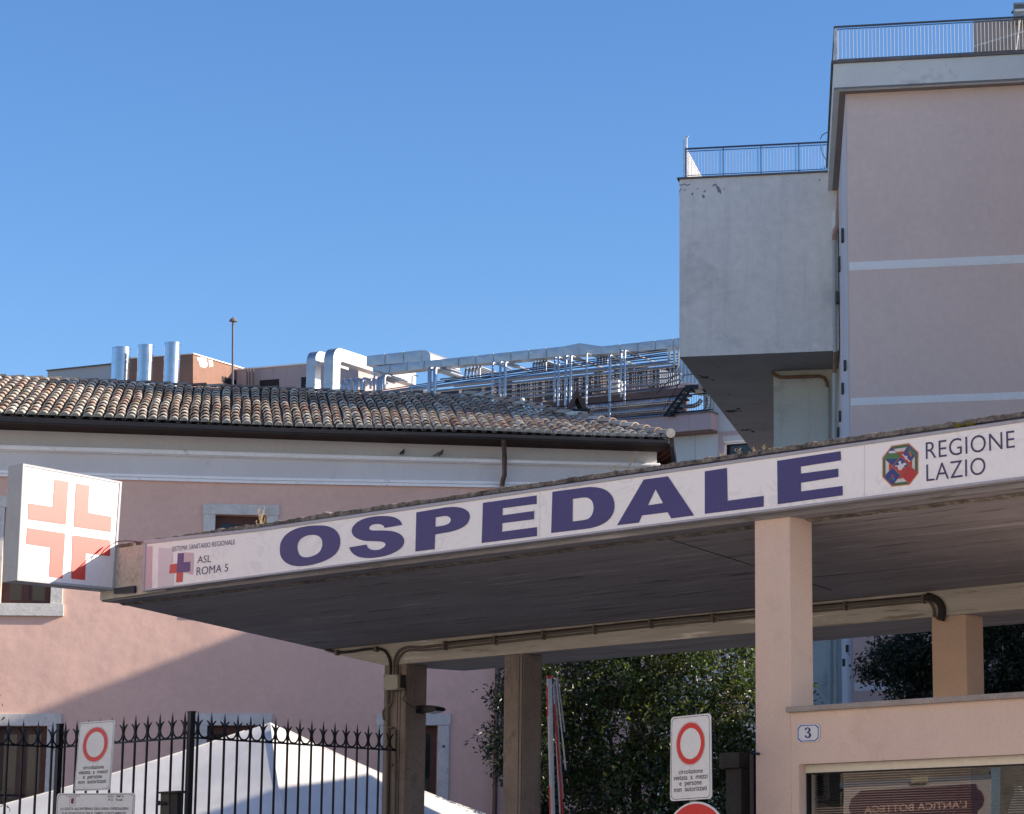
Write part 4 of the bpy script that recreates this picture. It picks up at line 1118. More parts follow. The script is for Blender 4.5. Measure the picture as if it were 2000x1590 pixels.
# roof body
mb = MB(); ul = uKl - .3
e = .05
Ap = [K.P(ul, -OV, zeave(ul)), K.P(uC, -OV, zeave(uC)), K.P(uRidge, WR, zeave(uRidge) + PIT * (WR + OV) - .02), K.P(ul, WR, zeave(ul) + PIT * (WR + OV) - .02)]
mb.add(Ap, [[0, 1, 2, 3]])
Bk = K.P(uRidge, 2 * WR + OV, zeave(uRidge)); Bk2 = Vector((C1.x, C1.y, zeave(uC)))
Cb = Vector((C0.x, C0.y, zeave(uC))) + sdir * (2 * WR + OV + 1.2)
mb.add([Ap[1], Cb, Ap[2]], [[0, 1, 2]])
Lb_ = K.P(ul, 2 * WR + OV, zeave(ul))
mb.add([Ap[3], Ap[2], Cb, Lb_], [[0, 1, 2, 3]])
roof = mb.build('roof', m_tilebase, pb_, fix=False)
pal = [(.50, .39, .28), (.58, .48, .36), (.45, .33, .24), (.52, .35, .25), (.62, .54, .43), (.36, .27, .20), (.50, .30, .20), (.66, .60, .49), (.38, .31, .25), (.50, .44, .35)]
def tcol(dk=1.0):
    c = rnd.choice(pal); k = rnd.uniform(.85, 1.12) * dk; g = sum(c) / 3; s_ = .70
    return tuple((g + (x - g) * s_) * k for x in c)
def arch(mb, base, along, across, up, L, r0, r1, lift0, lift1, col, seg=6, cap=True):
    vs = []; 
    for k in range(2):
        rr = r0 if k == 0 else r1; o = base + along * (L * k) + up * (lift0 if k == 0 else lift1)
        for i in range(seg + 1):
            a = math.pi * i / seg; vs.append(o + across * (-rr * math.cos(a)) + up * (rr * .85 * math.sin(a)))
    n = seg + 1
    fs = [[i, i + 1, n + i + 1, n + i] for i in range(seg)]
    mb.add(vs, fs, col)
    # thickness of the lower rim
    ri = r0 - .016; o = base + up * lift0
    v2 = [o + across * (-r0 * math.cos(math.pi * i / seg)) + up * (r0 * .85 * math.sin(math.pi * i / seg)) for i in range(n)] + [o + across * (-ri * math.cos(math.pi * i / seg)) + up * (ri * .85 * math.sin(math.pi * i / seg) - .004) for i in range(n)]
    mb.add(v2, [[i, i + 1, n + i + 1, n + i] for i in range(seg)], tuple(x * .9 for x in col))
sp = .188; upv = (K.N * -PIT + Z).normalized(); alv = (K.N + Z * PIT).normalized()
mb = MB(); mbo = MB()
expo = .45
u = uC - .12; ci = 0
while u > uKl - .2:
    ph_ = rnd.uniform(0, 6); amp = rnd.uniform(.006, .018)
    w_ = -OV - .06; k = 0
    while True:
        wmid = w_ + .15
        if wmid > WR - .1 or u > hipu(wmid) - .03: break
        du = amp * math.sin(k * .55 + ph_) + .05 * noise.noise(Vector((u * .25, w_ * .45, 4))) + rnd.uniform(-.006, .006)
        b_0 = K.P(u + du, w_, roofz(u, w_))
        col = tcol(.72 + .28 * (rnd.random() > .1))
        if k == 0: col = (.42, .40, .35)
        ac = (K.U + K.N * rnd.uniform(-.04, .04)).normalized()
        arch(mb, b_0, alv, ac, upv, .56, .082 * rnd.uniform(.95, 1.05), .066, .034, .0, col)
        if k == 0:      # mortar plug at the eave
            c = b_0 + upv * .034; ring = [c + ac * (-.066 * math.cos(math.pi * i / 6)) + upv * (.052 * math.sin(math.pi * i / 6)) + alv * .01 for i in range(7)]
            mb.add(ring, [list(range(7))], (.30, .29, .26))
        # trough tile between the columns
        tv = []
        for kk in range(2):
            o = K.P(u + du + sp / 2, w_ + .0 + kk * expo * .96, roofz(u, w_ + kk * expo)) + upv * (.012 if kk == 0 else -.004)
            for i in range(4):
                a = math.pi * i / 3; tv.append(o + K.U * (-.07 * math.cos(a)) - upv * (.045 * math.sin(a) - .02))
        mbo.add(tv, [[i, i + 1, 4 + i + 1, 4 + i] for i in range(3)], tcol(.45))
        w_ += expo * .955; k += 1
    u -= sp * rnd.uniform(.97, 1.03)
    ci += 1
mb.build('cover_tiles', m_tile, roof, smooth=True, fix=False)
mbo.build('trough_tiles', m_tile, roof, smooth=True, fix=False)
# ridge and hip cap tiles
mb = MB()
def caps(a, b, rad, dk=.6):
    d = (b - a); L = d.length; d.normalize(); ac = d.cross(Z).normalized(); up_ = ac.cross(d).normalized(); n = int(L / .36)
    for i in range(n):
        o = a + d * (i * L / n)
        arch(mb, o + ac * rnd.uniform(-.012, .012), d, ac, up_, L / n + .07, rad * rnd.uniform(.96, 1.04), rad * .85, .05 + rnd.uniform(0, .012), .02, tcol(dk))
caps(K.P(uC, -OV - .02, zeave(uC) + .06), K.P(uRidge, WR, zeave(uRidge) + PIT * (WR + OV) + .05), .105, .95)
caps(K.P(uRidge, WR, zeave(uRidge) + PIT * (WR + OV) - .03), K.P(ul, WR, zeave(ul) + PIT * (WR + OV) - .03), .07, .42)
mb.build('ridge_tiles', m_tile, roof, smooth=True, fix=False)
# corner mortar plug
c = K.P(uC - .0, -OV - .05, zeave(uC) + .12)
MB().tube([c - K.N * .05, c + K.N * .12], .095, 12).build('corner_plug', M('lime mortar', (.38, .36, .32), .9, var=.2, vs=12, fine=.15), roof)
# small chimney with two leaning tiles, on the hip
wch = WR - .4
chb = aty(1127, 806, K.at(1127, 806, WR - 1.5).y)
chf = Fr(16.04, chb)
chm = MB(); chm.px(chf, [(1105.5, 802.5), (1148, 803), (1148, 835), (1106, 835)], 0, .55)
ch = chm.build('chimney', m_white_pl, roof)
chm = MB(); chm.px(chf, [(1101, 798), (1152.5, 798.5), (1152.5, 803), (1101, 802.5)], -.05, .6); chm.build('chimney_slab', m_gutter, ch)
chm = MB()
chm.px(chf, [(1109, 798), (1116, 798), (1131, 768), (1127, 760.5)], .0, .5); chm.px(chf, [(1138, 798), (1147.5, 798), (1127, 760.5), (1123.5, 767)], .001, .499)
chm.build('chimney_cap', M('dark old tile', (.09, .06, .05), .9, var=.3, vs=5), ch)

# pigeons on the ledge
def pigeon(px, py, label, yaw, back=False):
    s_ = K.at(px, py, -.17); t = thing('pigeon', label, 'bird', s_, 'pigeons on the white ledge')
    me = bpy.data.meshes.new('body'); bm = bmesh.new()
    # spine of joints with radii: tail tip, rump, breast, neck, head
    pts = [(-.20, 0, .02, .008), (-.13, 0, .045, .022), (-.06, 0, .075, .045), (.0, 0, .095, .058), (.05, 0, .12, .052), (.075, 0, .155, .032), (.085, 0, .185, .026), (.10, 0, .205, .027), (.125, 0, .203, .014)]
    vs = []
    n = 12; rings = []
    for i, (x, y, z, r) in enumerate(pts):
        p0 = Vector(pts[max(0, i - 1)][:3]); p1 = Vector(pts[min(len(pts) - 1, i + 1)][:3]); d = (p1 - p0).normalized()
        sx = Vector((0, 1, 0)); up_ = sx.cross(d) * -1
        wide = 1.6 if i < 2 else 1.0
        rings.append([bm.verts.new(Vector((x, y, z)) + sx * (r * wide * math.cos(2 * math.pi * k / n)) + up_ * (r * math.sin(2 * math.pi * k / n))) for k in range(n)])
    for a, b in zip(rings, rings[1:]):
        for k in range(n): bm.faces.new((a[k], a[(k + 1) % n], b[(k + 1) % n], b[k]))
    bm.faces.new(rings[0]); bm.faces.new(list(reversed(rings[-1])))
    bmesh.ops.recalc_face_normals(bm, faces=bm.faces); bm.to_mesh(me); bm.free()
    me.polygons.foreach_set('use_smooth', [True] * len(me.polygons))
    me.materials.append(M('pigeon plumage ' + label[:6], (.035, .035, .045), .6, var=.5, vs=14, bump=.2, bs=60))
    o = bpy.data.objects.new('body', me); COL.objects.link(o); o.parent = t
    bk = MB(); 
    me2 = bpy.data.meshes.new('beak'); me2.from_pydata([(.13, .008, .205), (.13, -.008, .205), (.13, 0, .193), (.158, 0, .194)], [], [(0, 1, 3), (1, 2, 3), (2, 0, 3), (0, 2, 1)])
    me2.materials.append(m_black); b2 = bpy.data.objects.new('beak', me2); COL.objects.link(b2); b2.parent = t
    wm = bpy.data.meshes.new('wing'); 
    for sgn in (1, -1):
        wv = []; bmw = bmesh.new()
        prof = [(.05, .125, .004), (.03, .10, .02), (-.03, .085, .02), (-.10, .06, .014), (-.17, .035, .004)]
        rr = []
        for x, z, th in prof:
            rr.append([bmw.verts.new((x, sgn * (.052 + th * .5 - .16 * max(0, -x - .02)), z + h)) for h in (.03 - .12 * max(0, -x - .08), -.03 + .1 * max(0, -x - .08))] )
        for a, b in zip(rr, rr[1:]): bmw.faces.new((a[0], a[1], b[1], b[0]))
        me3 = bpy.data.meshes.new('wing'); bmw.to_mesh(me3); bmw.free(); me3.materials.append(M('wing grey', (.16, .17, .19), .6, var=.35, vs=20, bump=0) if 'W' not in globals() else W)
        o3 = bpy.data.objects.new('wing', me3); COL.objects.link(o3); o3.parent = t
    for sgn in (1, -1):
        MB().tube([s_ + Vector((0, sgn * .02, .05)), s_ + Vector((.005, sgn * .02, 0)), s_ + Vector((.03, sgn * .02, .002))], .005, 5).build('leg', flat('pigeon leg', (.25, .08, .07)), t)
    t.rotation_euler = (0, 0, yaw); t.scale = (.62, .62, .62)
pigeon(786, 890.5, 'dark pigeon crouched with its back turned on the white ledge', R(80))
pigeon(858, 892, 'grey pigeon facing right with its head up on the white ledge', R(15))

# ================================================================== tall hospital block (frame H)
H = Fr(-6.28, aty(1657, 519, 56.0))
tb = thing('tall_hospital_block', 'tall greyish pink hospital block with white bands, roof terrace and projecting cream volume', 'building', H.P(3, 3, 0))
SD = Vector((-.056, .9984, 0)).normalized()               # direction of its left flank
uH0 = H.u(1656.5, 519); uH1 = H.u(2160, 500)
zw = H.z(1656, 183)
pA = H.P(uH0, 0, 0); pBk = pA + SD * 26
mb = MB()
mb.prism([pA, H.P(uH1, 0, 0), H.P(uH1, 22, 0), pBk], Z * (zw + .02))
mb.build('wall', m_tallpink, tb)
# plaster skirt on the flank: paler violet grey strip
mb = MB(); sk = -H.U * .004
mb.prism([pA + sk, pBk + sk, pBk + sk + Z * zw, pA + sk + Z * zw], -H.U * .012)
mb.build('flank_wall', M('pale violet render', (.64, .56, .55), .9, var=.06, vs=.5, bump=.1), tb)
# white bands
for y0a, y1a, y0b, y1b in ((512.4, 528.8, 496.7, 513.5), (778, 792.5, 765.8, 783)):
    z1 = H.z(1658.6, y0a); z0 = H.z(1658.6, y1a)
    mb = MB(); mb.box(H, uH0 + .03, uH1, -.012, 0, z0, z1); mb.build('band', m_band, tb)
z1 = H.z(1672, 1334); z0 = H.z(1672, 1350)
mb = MB(); mb.box(H, uH0 + .03, uH1, -.012, 0, z0, z1); mb.build('band', m_band, tb)
# flat roof slab with fascia and overhang
zf0 = H.z(1629, 176, -.36); zf1 = H.z(1622, 125, -.36)
uf0 = H.u(1628.5, 170, -.36)
fA = H.P(uf0, -.36, 0); fB = fA + SD * 8.9
off_ = fA - pA
mb = MB()
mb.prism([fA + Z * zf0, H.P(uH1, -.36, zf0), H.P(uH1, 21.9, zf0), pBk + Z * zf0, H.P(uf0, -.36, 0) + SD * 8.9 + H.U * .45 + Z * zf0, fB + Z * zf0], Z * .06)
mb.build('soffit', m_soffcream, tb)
mb = MB()
mb.prism([fA + Z * (zf0 - .004), H.P(uH1, -.36, zf0 - .004), H.P(uH1, -.24, zf0 - .004), fA + H.U * .12 + H.N * .12 + Z * (zf0 - .004)], Z * (zf1 - zf0))
mb.prism([fA + Z * (zf0 - .004), fA + H.U * .12 + H.N * .12 + Z * (zf0 - .004), fB + H.U * .12 + Z * (zf0 - .004), fB + Z * (zf0 - .004)], Z * (zf1 - zf0))
mb.build('fascia', M('pale fascia render', (.70, .69, .64), .9, var=.05, vs=.8, fine=.05, stain=(.28, .27, .27), st=.2, ss=.8, bump=.1), tb)
mb = MB(); o_ = .05
cA = fA - H.U * o_ - H.N * o_
mb.prism([cA + Z * zf1, H.P(uH1, -.36 - o_, zf1), H.P(uH1, .25, zf1), fA + H.U * .6 + H.N * .6 + Z * zf1], Z * .07)
mb.prism([cA + Z * zf1, fA + H.U * .6 + H.N * .6 + Z * zf1, fB + H.U * .6 + Z * zf1, fB - H.U * o_ + Z * zf1], Z * .07)
mb.build('coping', m_coping, tb)
zc1 = zf1 + .07
# railing on the main roof
def railing(fr_pts, z0, z1, spacing, name, label, parent, r=.011, postr=.02, post_every=0, mat=m_rail, two=True, gap=.06):
    t = tag(MB().tube([Vector((p.x, p.y, z1)) for p in fr_pts], postr, 6).build(name, mat, parent), label)
    if two: MB().tube([Vector((p.x, p.y, z1 - gap)) for p in fr_pts], r, 6).build('mid_rail', mat, t)
    MB().tube([Vector((p.x, p.y, z0 + .05)) for p in fr_pts], r, 6).build('foot_rail', mat, t)
    mb = MB(); pm = MB()
    for a, b in zip(fr_pts, fr_pts[1:]):
        a = Vector((a.x, a.y, 0)); b = Vector((b.x, b.y, 0)); L = (b - a).length; n = int(L / spacing)
        for i in range(n + 1):
            c = a.lerp(b, i / n)
            if post_every and i % post_every == 0:
                pm.tube([c + Z * z0, c + Z * z1], r * 1.5, 5, cap=False)
            else:
                mb.tube([c + Z * (z0 + .04), c + Z * (z1 - gap)], r * .62, 4, cap=False)
    mb.build('bars', mat, t)
    if pm.v: pm.build('posts', mat, t)
    return t
wr = -.30
zr1 = H.z(1630, 53, wr)
a0 = H.P(H.u(1630, 90, wr), wr, 0)
m_railg = M('grey green rail', (.10, .115, .13), .5, .3, bump=0)
m_barp = M('pale blue grey bars', (.22, .27, .36), .5, .2, bump=0)
rl = railing([a0, H.P(uH1, wr, 0)], zc1, zr1, .0895, 'roof_railing', 'long roof railing above the pink wall', tb, r=.010, mat=m_railg, postr=.026)
mb = MB(); mb.tube([a0 + Z * zc1 + H.U * .05, a0 + Z * (zr1 - .04) + H.U * .05], .026, 8); mb.tube([a0 + Z * zc1, a0 + Z * (zr1 - .05)], .018, 8)
mb.build('end_post', m_railw, rl)
mb = MB(); mb.tube([a0 + Z * zr1, a0 + SD * 8 + Z * zr1], .02, 6); mb.build('side_rail', m_railg, rl)
# penthouse behind the railing and a condenser
ptx = H.u(1901, 70, 1.2)
mb = MB(); mb.prism([H.P(ptx, 1.2, zc1 - .3), H.P(uH1, 1.2, zc1 - .3), H.P(uH1, 1.2, H.z(1950, 26, 1.2)), H.P(ptx, 1.2, H.z(1950, 26, 1.2) )], H.N * 4)
mb = MB(); mb.box(H, ptx, uH1, 1.2, 5, zc1 - .3, H.z(1901, 41, 1.2))
mb.build('penthouse', M('beige roof room', (.40, .33, .31), .9, var=.05, vs=1, streak=.2, stain=(.3, .25, .24), bump=.1), tb)
ng = MB(); ng.tube([H.at(1902, 91, .6), H.at(2010, 58, .6)], .022, 6); ng.tube([H.at(1992, 38, .5), H.at(1984, 103, .5)], .02, 6); ng.build('stay_pipe', m_railw, tb)
ac = thing('roof_condenser', 'louvred air conditioning unit on the roof at the top right corner', 'air conditioner', H.at(1995, 35, .9))
mb = MB(); mb.px(H, [(1979, 36), (1979, 5.5), (2050, 2), (2050, 33)], .7, 1.5); mb.build('case', M('pale unit case', (.30, .34, .33), .6, .2, bump=0), ac)
mb = MB()
for y in (9.5, 13.5): mb.px(H, [(1981, y), (2050, y - 3.4), (2050, y - 1.2), (1981, y + 2.2)], .68, .72)
mb.build('louvre', m_coping, ac)
mb = MB(); mb.px(H, [(1982, 18.5), (2050, 15), (2050, 18.6), (1982, 22)], .66, .72); mb.build('white_panel', m_band, ac)
MB().tube([H.at(1976.5, 23, .8), H.at(1979, 25, .8)], .04, 6).build('knob', m_coping, ac)

# projecting cream volume
WB_ = (H.at(1617, 377, 0) - H.o).dot(H.N)
pe = aty(1617, 377, (fB).y)                       # where the eave ends
wv = (fB - H.o).dot(H.N) - .02
uv0 = H.u(1327, 560, wv); uv1 = H.u(1637, 500, wv)
zv0 = H.z(1328.5, 697, wv); zv1 = H.z(1326.5, 350.5, wv)
bl_dir = (atz(1472, 882, zv0) - H.at(1328.5, 697, wv)); bl_dir.z = 0; bl_dir.normalize()
v0 = H.P(uv0, wv, 0); v1 = H.P(uv1, wv, 0)
v2 = v0 + bl_dir * 22; 
ww = wv + 2.6
p_ = atz(1511, 725, zv0); ww = (p_ - H.o).dot(H.N); print('volume w', round(wv, 2), 'inner wall w', round(ww, 2))
mb = MB(); mb.prism([v0 + Z * zv0, v1 + Z * zv0, v1 + SD * 20 + Z * zv0, v2 + Z * zv0], Z * (zv1 - zv0))
vol = mb.build('projecting_volume', m_tallcream, tb)
mb = MB(); q = .004
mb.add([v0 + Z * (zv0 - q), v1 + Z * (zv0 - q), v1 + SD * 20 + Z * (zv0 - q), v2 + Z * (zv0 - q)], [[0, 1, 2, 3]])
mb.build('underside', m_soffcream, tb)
# blistered stains on the underside and cracks at the top left corner
stn = M('peeling stain', (.045, .035, .03), .95, var=.3, vs=6)
def blot(name, c, ra, rb, ax, bx, n_=Z, seed=0, mat=stn, parent=tb, seg=26, k=.45):
    pts = []
    for i in range(seg):
        a = 2 * math.pi * i / seg; r = 1 + k * noise.noise(Vector((math.cos(a) * 1.6, math.sin(a) * 1.6, seed))) + .25 * noise.noise(Vector((math.cos(a) * 5, math.sin(a) * 5, seed + 3)))
        pts.append(c + ax * (ra * r * math.cos(a)) + bx * (rb * r * math.sin(a)))
    return MB().add(pts, [list(range(seg))]).build(name, mat, parent, fix=False)
for i, (x, y, a, b) in enumerate(((1378, 737, .12, .10), (1366, 733, .04, .05), (1430, 803, .17, .13), (1442, 799, .06, .08), (1455, 840, .13, .12), (1470, 843, .06, .1), (1392, 742, .05, .05), (1437, 829, .03, .04), (1478, 828, .05, .03), (1423, 770, .04, .03))):
    c = atz(x, y, zv0 - .008); blot('stain', c, a * 1.25, b * 1.3, H.U, H.N, seed=i, k=.9, seg=40)
mb = MB()
cm = M('hairline crack', (.14, .11, .10), .9)
def crack(pts, r, fr, w, parent, mat=cm): MB().tube([fr.at(x, y, w) for x, y in pts], r, 4).build('crack', mat, parent)
crack([(1327, 361), (1332, 362), (1336, 359), (1342, 362), (1348, 360)], .012, H, wv - .002, tb)
crack([(1331, 368), (1328, 372), (1327, 376)], .010, H, wv - .002, tb)
for i, (x, y, a, b) in enumerate(((1396, 361, .07, .03), (1404, 371, .05, .09), (1376, 374, .05, .018), (1352, 379, .04, .025), (1374, 384, .03, .06), (1401, 366, .03, .06), (1338, 371, .04, .015), (1362, 369, .04, .012), (1601, 351, .03, .02), (1572, 350, .015, .01), (1539, 355, .014, .01), (1414, 369, .02, .02))):
    blot('spall', H.at(x, y, wv - .006), a, b, (H.U + Z * .5).normalized(), (Z - H.U * .5).normalized(), seed=i + 20, mat=M('bare render', (.25, .245, .24), .95, var=.2, vs=5) if i == 0 else bpy.data.materials['bare render'], k=.8)
mb = MB()
cp0 = H.at(1321, 350, wv - .06)
mb.prism([H.P(uv0 - .06, wv - .06, zv1), H.P(uv1, wv - .06, zv1), H.P(uv1, wv + .3, zv1), H.P(uv0 - .06, wv + .3, zv1)], Z * .045)
mb.prism([v0 - H.U * .06 + Z * zv1 - H.N * .06, v0 + H.U * .25 + Z * zv1, v2 + H.U * .25 + Z * zv1, v2 - H.U * .06 + Z * zv1], Z * .044)
mb.build('coping', m_coping, tb)
# railing of the lower terrace
wr2 = wv - .01; zr2 = H.z(1340, 291, wr2); zb2 = zv1 + .045
ra_ = H.P(H.u(1339, 300, wr2), wr2, 0); rb_ = H.P(uv1, wr2, 0)
rl2 = railing([ra_, rb_], zb2, zr2, .0885, 'terrace_railing', 'blue grey railing of the lower terrace', tb, r=.011, post_every=12, mat=m_rail, postr=.028, gap=.075)
rs_ = ra_ + bl_dir * 4.2
rl3 = railing([ra_, rs_], zb2, zr2 + .02, .09, 'terrace_railing', 'side run of the lower terrace railing', tb, r=.012, mat=m_railw, postr=.026)
mb = MB(); zt_ = H.z(1340, 267, wr2)
mb.tube([ra_ + Z * zb2 + H.U * .03, ra_ + Z * zt_ + H.U * .03], .02, 8); mb.tube([ra_ + Z * zb2 - H.U * .05, ra_ + Z * (zt_ - .08) - H.U * .05], .016, 8)
mb.tube([ra_ + Z * zt_ - H.U * .02, ra_ + Z * zt_ + H.U * .08], .022, 6)
mb.build('corner_stanchion', m_railw, tb)
# inner cream wall under the volume
ui0 = H.u(1511, 800, ww); ui1 = H.u(1640, 800, ww)
mb = MB(); mb.box(H, ui0, ui1 + .4, ww, ww + 3, 0, zv0 - .005)
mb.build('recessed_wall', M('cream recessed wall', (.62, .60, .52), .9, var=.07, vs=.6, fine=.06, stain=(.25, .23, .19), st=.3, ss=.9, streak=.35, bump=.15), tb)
# flank vents (small dark louvres)
def flank(px, py, h, wd=.16):
    # intersect ray with flank plane
    nrm = Vector((SD.y, -SD.x, 0)); d = ray(px, py); o = pA - H.U * .018
    t = (o - CAM).dot(nrm) / d.dot(nrm); return CAM + d * t
for x, y, h in ((1650, 460, 25), (1643, 516, 28), (1640, 582, 21), (1654.8, 714, 18), (1650, 759, 20), (1644.5, 813, 19), (1641, 844, 17), (1659, 1267, 13), (1652, 1294, 13)):
    c = flank(x, y, h)
    if not (pA.y - 2 < c.y < pA.y + 30): c = pA + SD * max(1.0, min(9, (1657 - x) * .55)) ; c.z = H.z(x, y, (c - H.o).dot(H.N)) ; 
    hh = h * c.y / FPX * .5
    lw_ = .14
    e = -H.U * .0
    for k in range(3):
        pass
    mb = MB(); a = c - SD * lw_ - H.U * .02; b = c + SD * lw_ - H.U * .02
    mb.prism([a - Z * hh, b - Z * hh, b + Z * hh, a + Z * hh], -H.U * .07)
    mb.build('vent_grille', M('dark louvre', (.07, .065, .06), .7, bump=0) if 'dark louvre' not in bpy.data.materials else bpy.data.materials['dark louvre'], tb)
# rain pipes on the tall block
m_creampipe = M('cream pipe', (.46, .46, .42), .6, var=.08, vs=2, stain=(.25, .14, .07), st=.15, ss=2, bump=0)
m_peachpipe = M('peach pipe', (.42, .24, .165), .6, var=.1, vs=2, bump=0)
m_brownpipe = M('brown pipe', (.22, .12, .07), .8, var=.3, vs=4, bump=0)
wpz = wv - .12
MB().tube([H.at(1639.5, 300, wpz), H.at(1638.5, 380, wpz), H.at(1636, 440, wpz), H.at(1633, 448, wpz), H.at(1629.5, 461, wpz), H.at(1629.5, 470, wpz)], .062, 10).build('upper_downpipe', m_peachpipe, tb, smooth=True)
MB().tube([H.at(1629.6, 466, wpz), H.at(1630, 600, wpz), H.at(1631, 688, wpz)], .055, 10).build('downpipe', m_creampipe, tb, smooth=True)
MB().tube([H.at(1631, 686, wpz), H.at(1630, 731, wpz)], .054, 10).build('downpipe_shaded', m_brownpipe, tb, smooth=True)  # brown stretch: shade under the soffit put into the pipe's colour
MB().tube([H.at(1630, 729, wpz), H.at(1630, 870, wpz), H.at(1633, 1240, wpz), H.at(1634, 1400, wpz)], .055, 10).build('downpipe', m_creampipe, tb, smooth=True)
wq = ww - .10
MB().tube([H.at(1509, 727, wq), H.at(1513, 732, wq), H.at(1525, 737, wq), H.at(1600, 734.5, wq), H.at(1610, 738, wq), H.at(1615, 747, wq), H.at(1616.5, 760, wq)], .05, 8).build('waste_pipe', m_brownpipe, tb, smooth=True)
MB().tube([H.at(1616.5, 757, wq), H.at(1617, 880, wq), H.at(1621, 1240, wq), H.at(1622, 1400, wq)], .062, 10).build('waste_pipe', m_creampipe, tb, smooth=True)
for y in (567, 634, 676, 823): MB().tube([H.at(1630.5, y, wpz), H.at(1630.5, y + 2.2, wpz)], .068, 10).build('collar', m_creampipe, tb)
mb = MB(); mb.px(H, [(1625, 414), (1632, 412), (1632, 446), (1625, 449)], wv - .10, wv - .002); mb.build('cable_box', m_band, tb)
tvc = thing('loose_cable', 'thin black cable looping from the roof edge down the cream volume', 'cable', H.at(1615, 300, wpz - .3))
MB().tube([H.at(1602, 272, wv - .3), H.at(1606, 264, wv - .4), H.at(1612, 260, wv - .5), H.at(1620, 258, wv - .6)], .012, 5).build('wire', m_conduit_d, tvc)
MB().tube([H.at(1603, 285, wv - .25), H.at(1606, 300, wv - .3), H.at(1613, 312, wv - .4), H.at(1622, 317, wpz - .3), H.at(1632, 320, wpz - .2), H.at(1641, 318, wpz - .05)], .012, 5).build('wire', m_conduit_d, tvc)

# ================================================================== rear hospital wing with plant on its roof (frame P9)
D9 = Fr(-20.5, aty(1200, 750, 92.0))
wg = thing('rear_hospital_wing', 'pale rear hospital wing with pink parapet, shuttered window and plant terrace', 'building', D9.P(6, 4, 0))
m_paleblue = M('pale blue grey render', (.50, .53, .52), .9, var=.05, vs=.5, stain=(.36, .37, .36), st=.1, streak=.15, bump=.05)
m_pinkpar = M('greyed pink parapet', (.42, .33, .34), .9, var=.06, vs=.5, fine=.04, stain=(.25, .2, .2), st=.15, streak=.2, bump=.05)
zpt = D9.z(1396, 806.8, -.35); zpb = D9.z(1398, 838.6, -.35)
up0 = D9.u(905, 850, -.35); up1 = D9.u(1393, 820, -.35)
MB().box(D9, up0, up1, -.35, .3, zpb, zpt).build('parapet', m_pinkpar, wg) if False else None
mb = MB(); mb.box(D9, up0, up1, -.5, .3, zpb, zpt); mb.build('parapet', m_pinkpar, wg)
mb = MB(); mb.box(D9, up0, up1 + .04, -.54, .3, zpt, zpt + .06); mb.build('parapet_coping', m_coping, wg)
mb = MB(); mb.box(D9, up0, up1 + .01, -.46, 0, zpb - .10, zpb); mb.build('parapet_gutter', M('brown drip edge', (.16, .10, .08), .9), wg)  # dark gutter below the parapet
uwl = D9.u(905, 850); uwr = D9.u(1560, 850)
# facade with a window opening, as one sheet
ux0, zx1 = D9.uz(1412, 852); ux1 = D9.u(1500, 850); zx0 = zx1 - 2.0
zterr = zpb - .1
lo_ = [(uwl, 0), (uwr, 0), (uwr, D9.z(1400, 745)), (D9.u(1374, 780), D9.z(1400, 745)), (D9.u(1374, 780), zterr), (uwl, zterr)]
vs, fs = fill2d([lo_, [(ux0, zx0), (ux1, zx0), (ux1, zx1), (ux0, zx1)]])
mb = MB(); mb.add([D9.P(v.x, 0, v.y) for v in vs], fs); mb.box(D9, uwl, uwr, 2.4, 2.6, 0, zterr - .3)
mb.box(D9, uwl, uwr, .001, 14, zterr - .3, zterr - .05)
mb.build('wall', m_paleblue, wg)
w9 = MB(); e = .10
w9.box(D9, ux0 - .19, ux0, -.02, .2, zx0, zx1); w9.box(D9, ux0 - .19, ux1 + .19, -.021, .2, zx1, zx1 + .17); w9.box(D9, ux1, ux1 + .19, -.02, .2, zx0, zx1)
w9_ = w9.build('window', m_pinkpar, wg)
mb = MB(); 
for k in range(6):
    z1 = zx1 - k * .045; mb.prism([D9.P(ux0, .06, z1), D9.P(ux1, .06, z1), D9.P(ux1, .05, z1 - .042), D9.P(ux0, .05, z1 - .042)], D9.N * .01)
mb.build('roller_shutter', m_band, w9_)
mb = MB(); mb.box(D9, ux0, ux0 + .08, .1, .16, zx0, zx1 - .27); mb.box(D9, ux0, ux1, .1, .15, zx1 - .31, zx1 - .27); mb.build('frame', m_band, w9_)
mb = MB(); mb.box(D9, ux0, ux1, .3, .32, zx0, zx1); mb.build('pane', m_glassdark, w9_)
mb = MB(); uj = D9.u(1357.5, 850); mb.box(D9, uj - .006, uj + .006, -.003, 0, 3, zterr); mb.box(D9, uj - .006, uj + .006, -.503, -.5, zpb, zpt); mb.build('joint', m_coping, wg)

# --- left plant rooms
pr = thing('plant_room', 'brown and grey rooftop plant rooms behind the tiled roof on the left', 'building', D9.at(300, 760, 3))
W3 = 3.0
mb = MB(); mb.px(D9, [(93, 723.5), (250, 707), (250, 830), (93, 830)], W3 + 3, W3 + 9); mb.build('grey_room', M('pale grey room wall', (.42, .42, .42), .9, var=.05, vs=.6, bump=0), pr)
mb = MB(); mb.px(D9, [(90, 722.5), (250, 705.8), (250, 708), (90, 724.5)], W3 + 2.9, W3 + 9.1); mb.build('flashing', m_coping, pr)
mb = MB(); mb.px(D9, [(238, 701), (377, 691), (377, 830), (238, 830)], W3, W3 + 6)
mb.build('brown_room', M('flaking brown render', (.26, .15, .115), .9, var=.12, vs=1.2, fine=.1, stain=(.14, .08, .06), st=.3, ss=1.2, streak=.3, bump=.1), pr)
mb = MB(); mb.px(D9, [(236, 699.6), (378, 689.4), (378, 691.2), (236, 701.6)], W3 - .05, W3 + 6.1); mb.build('flashing', m_band, pr)
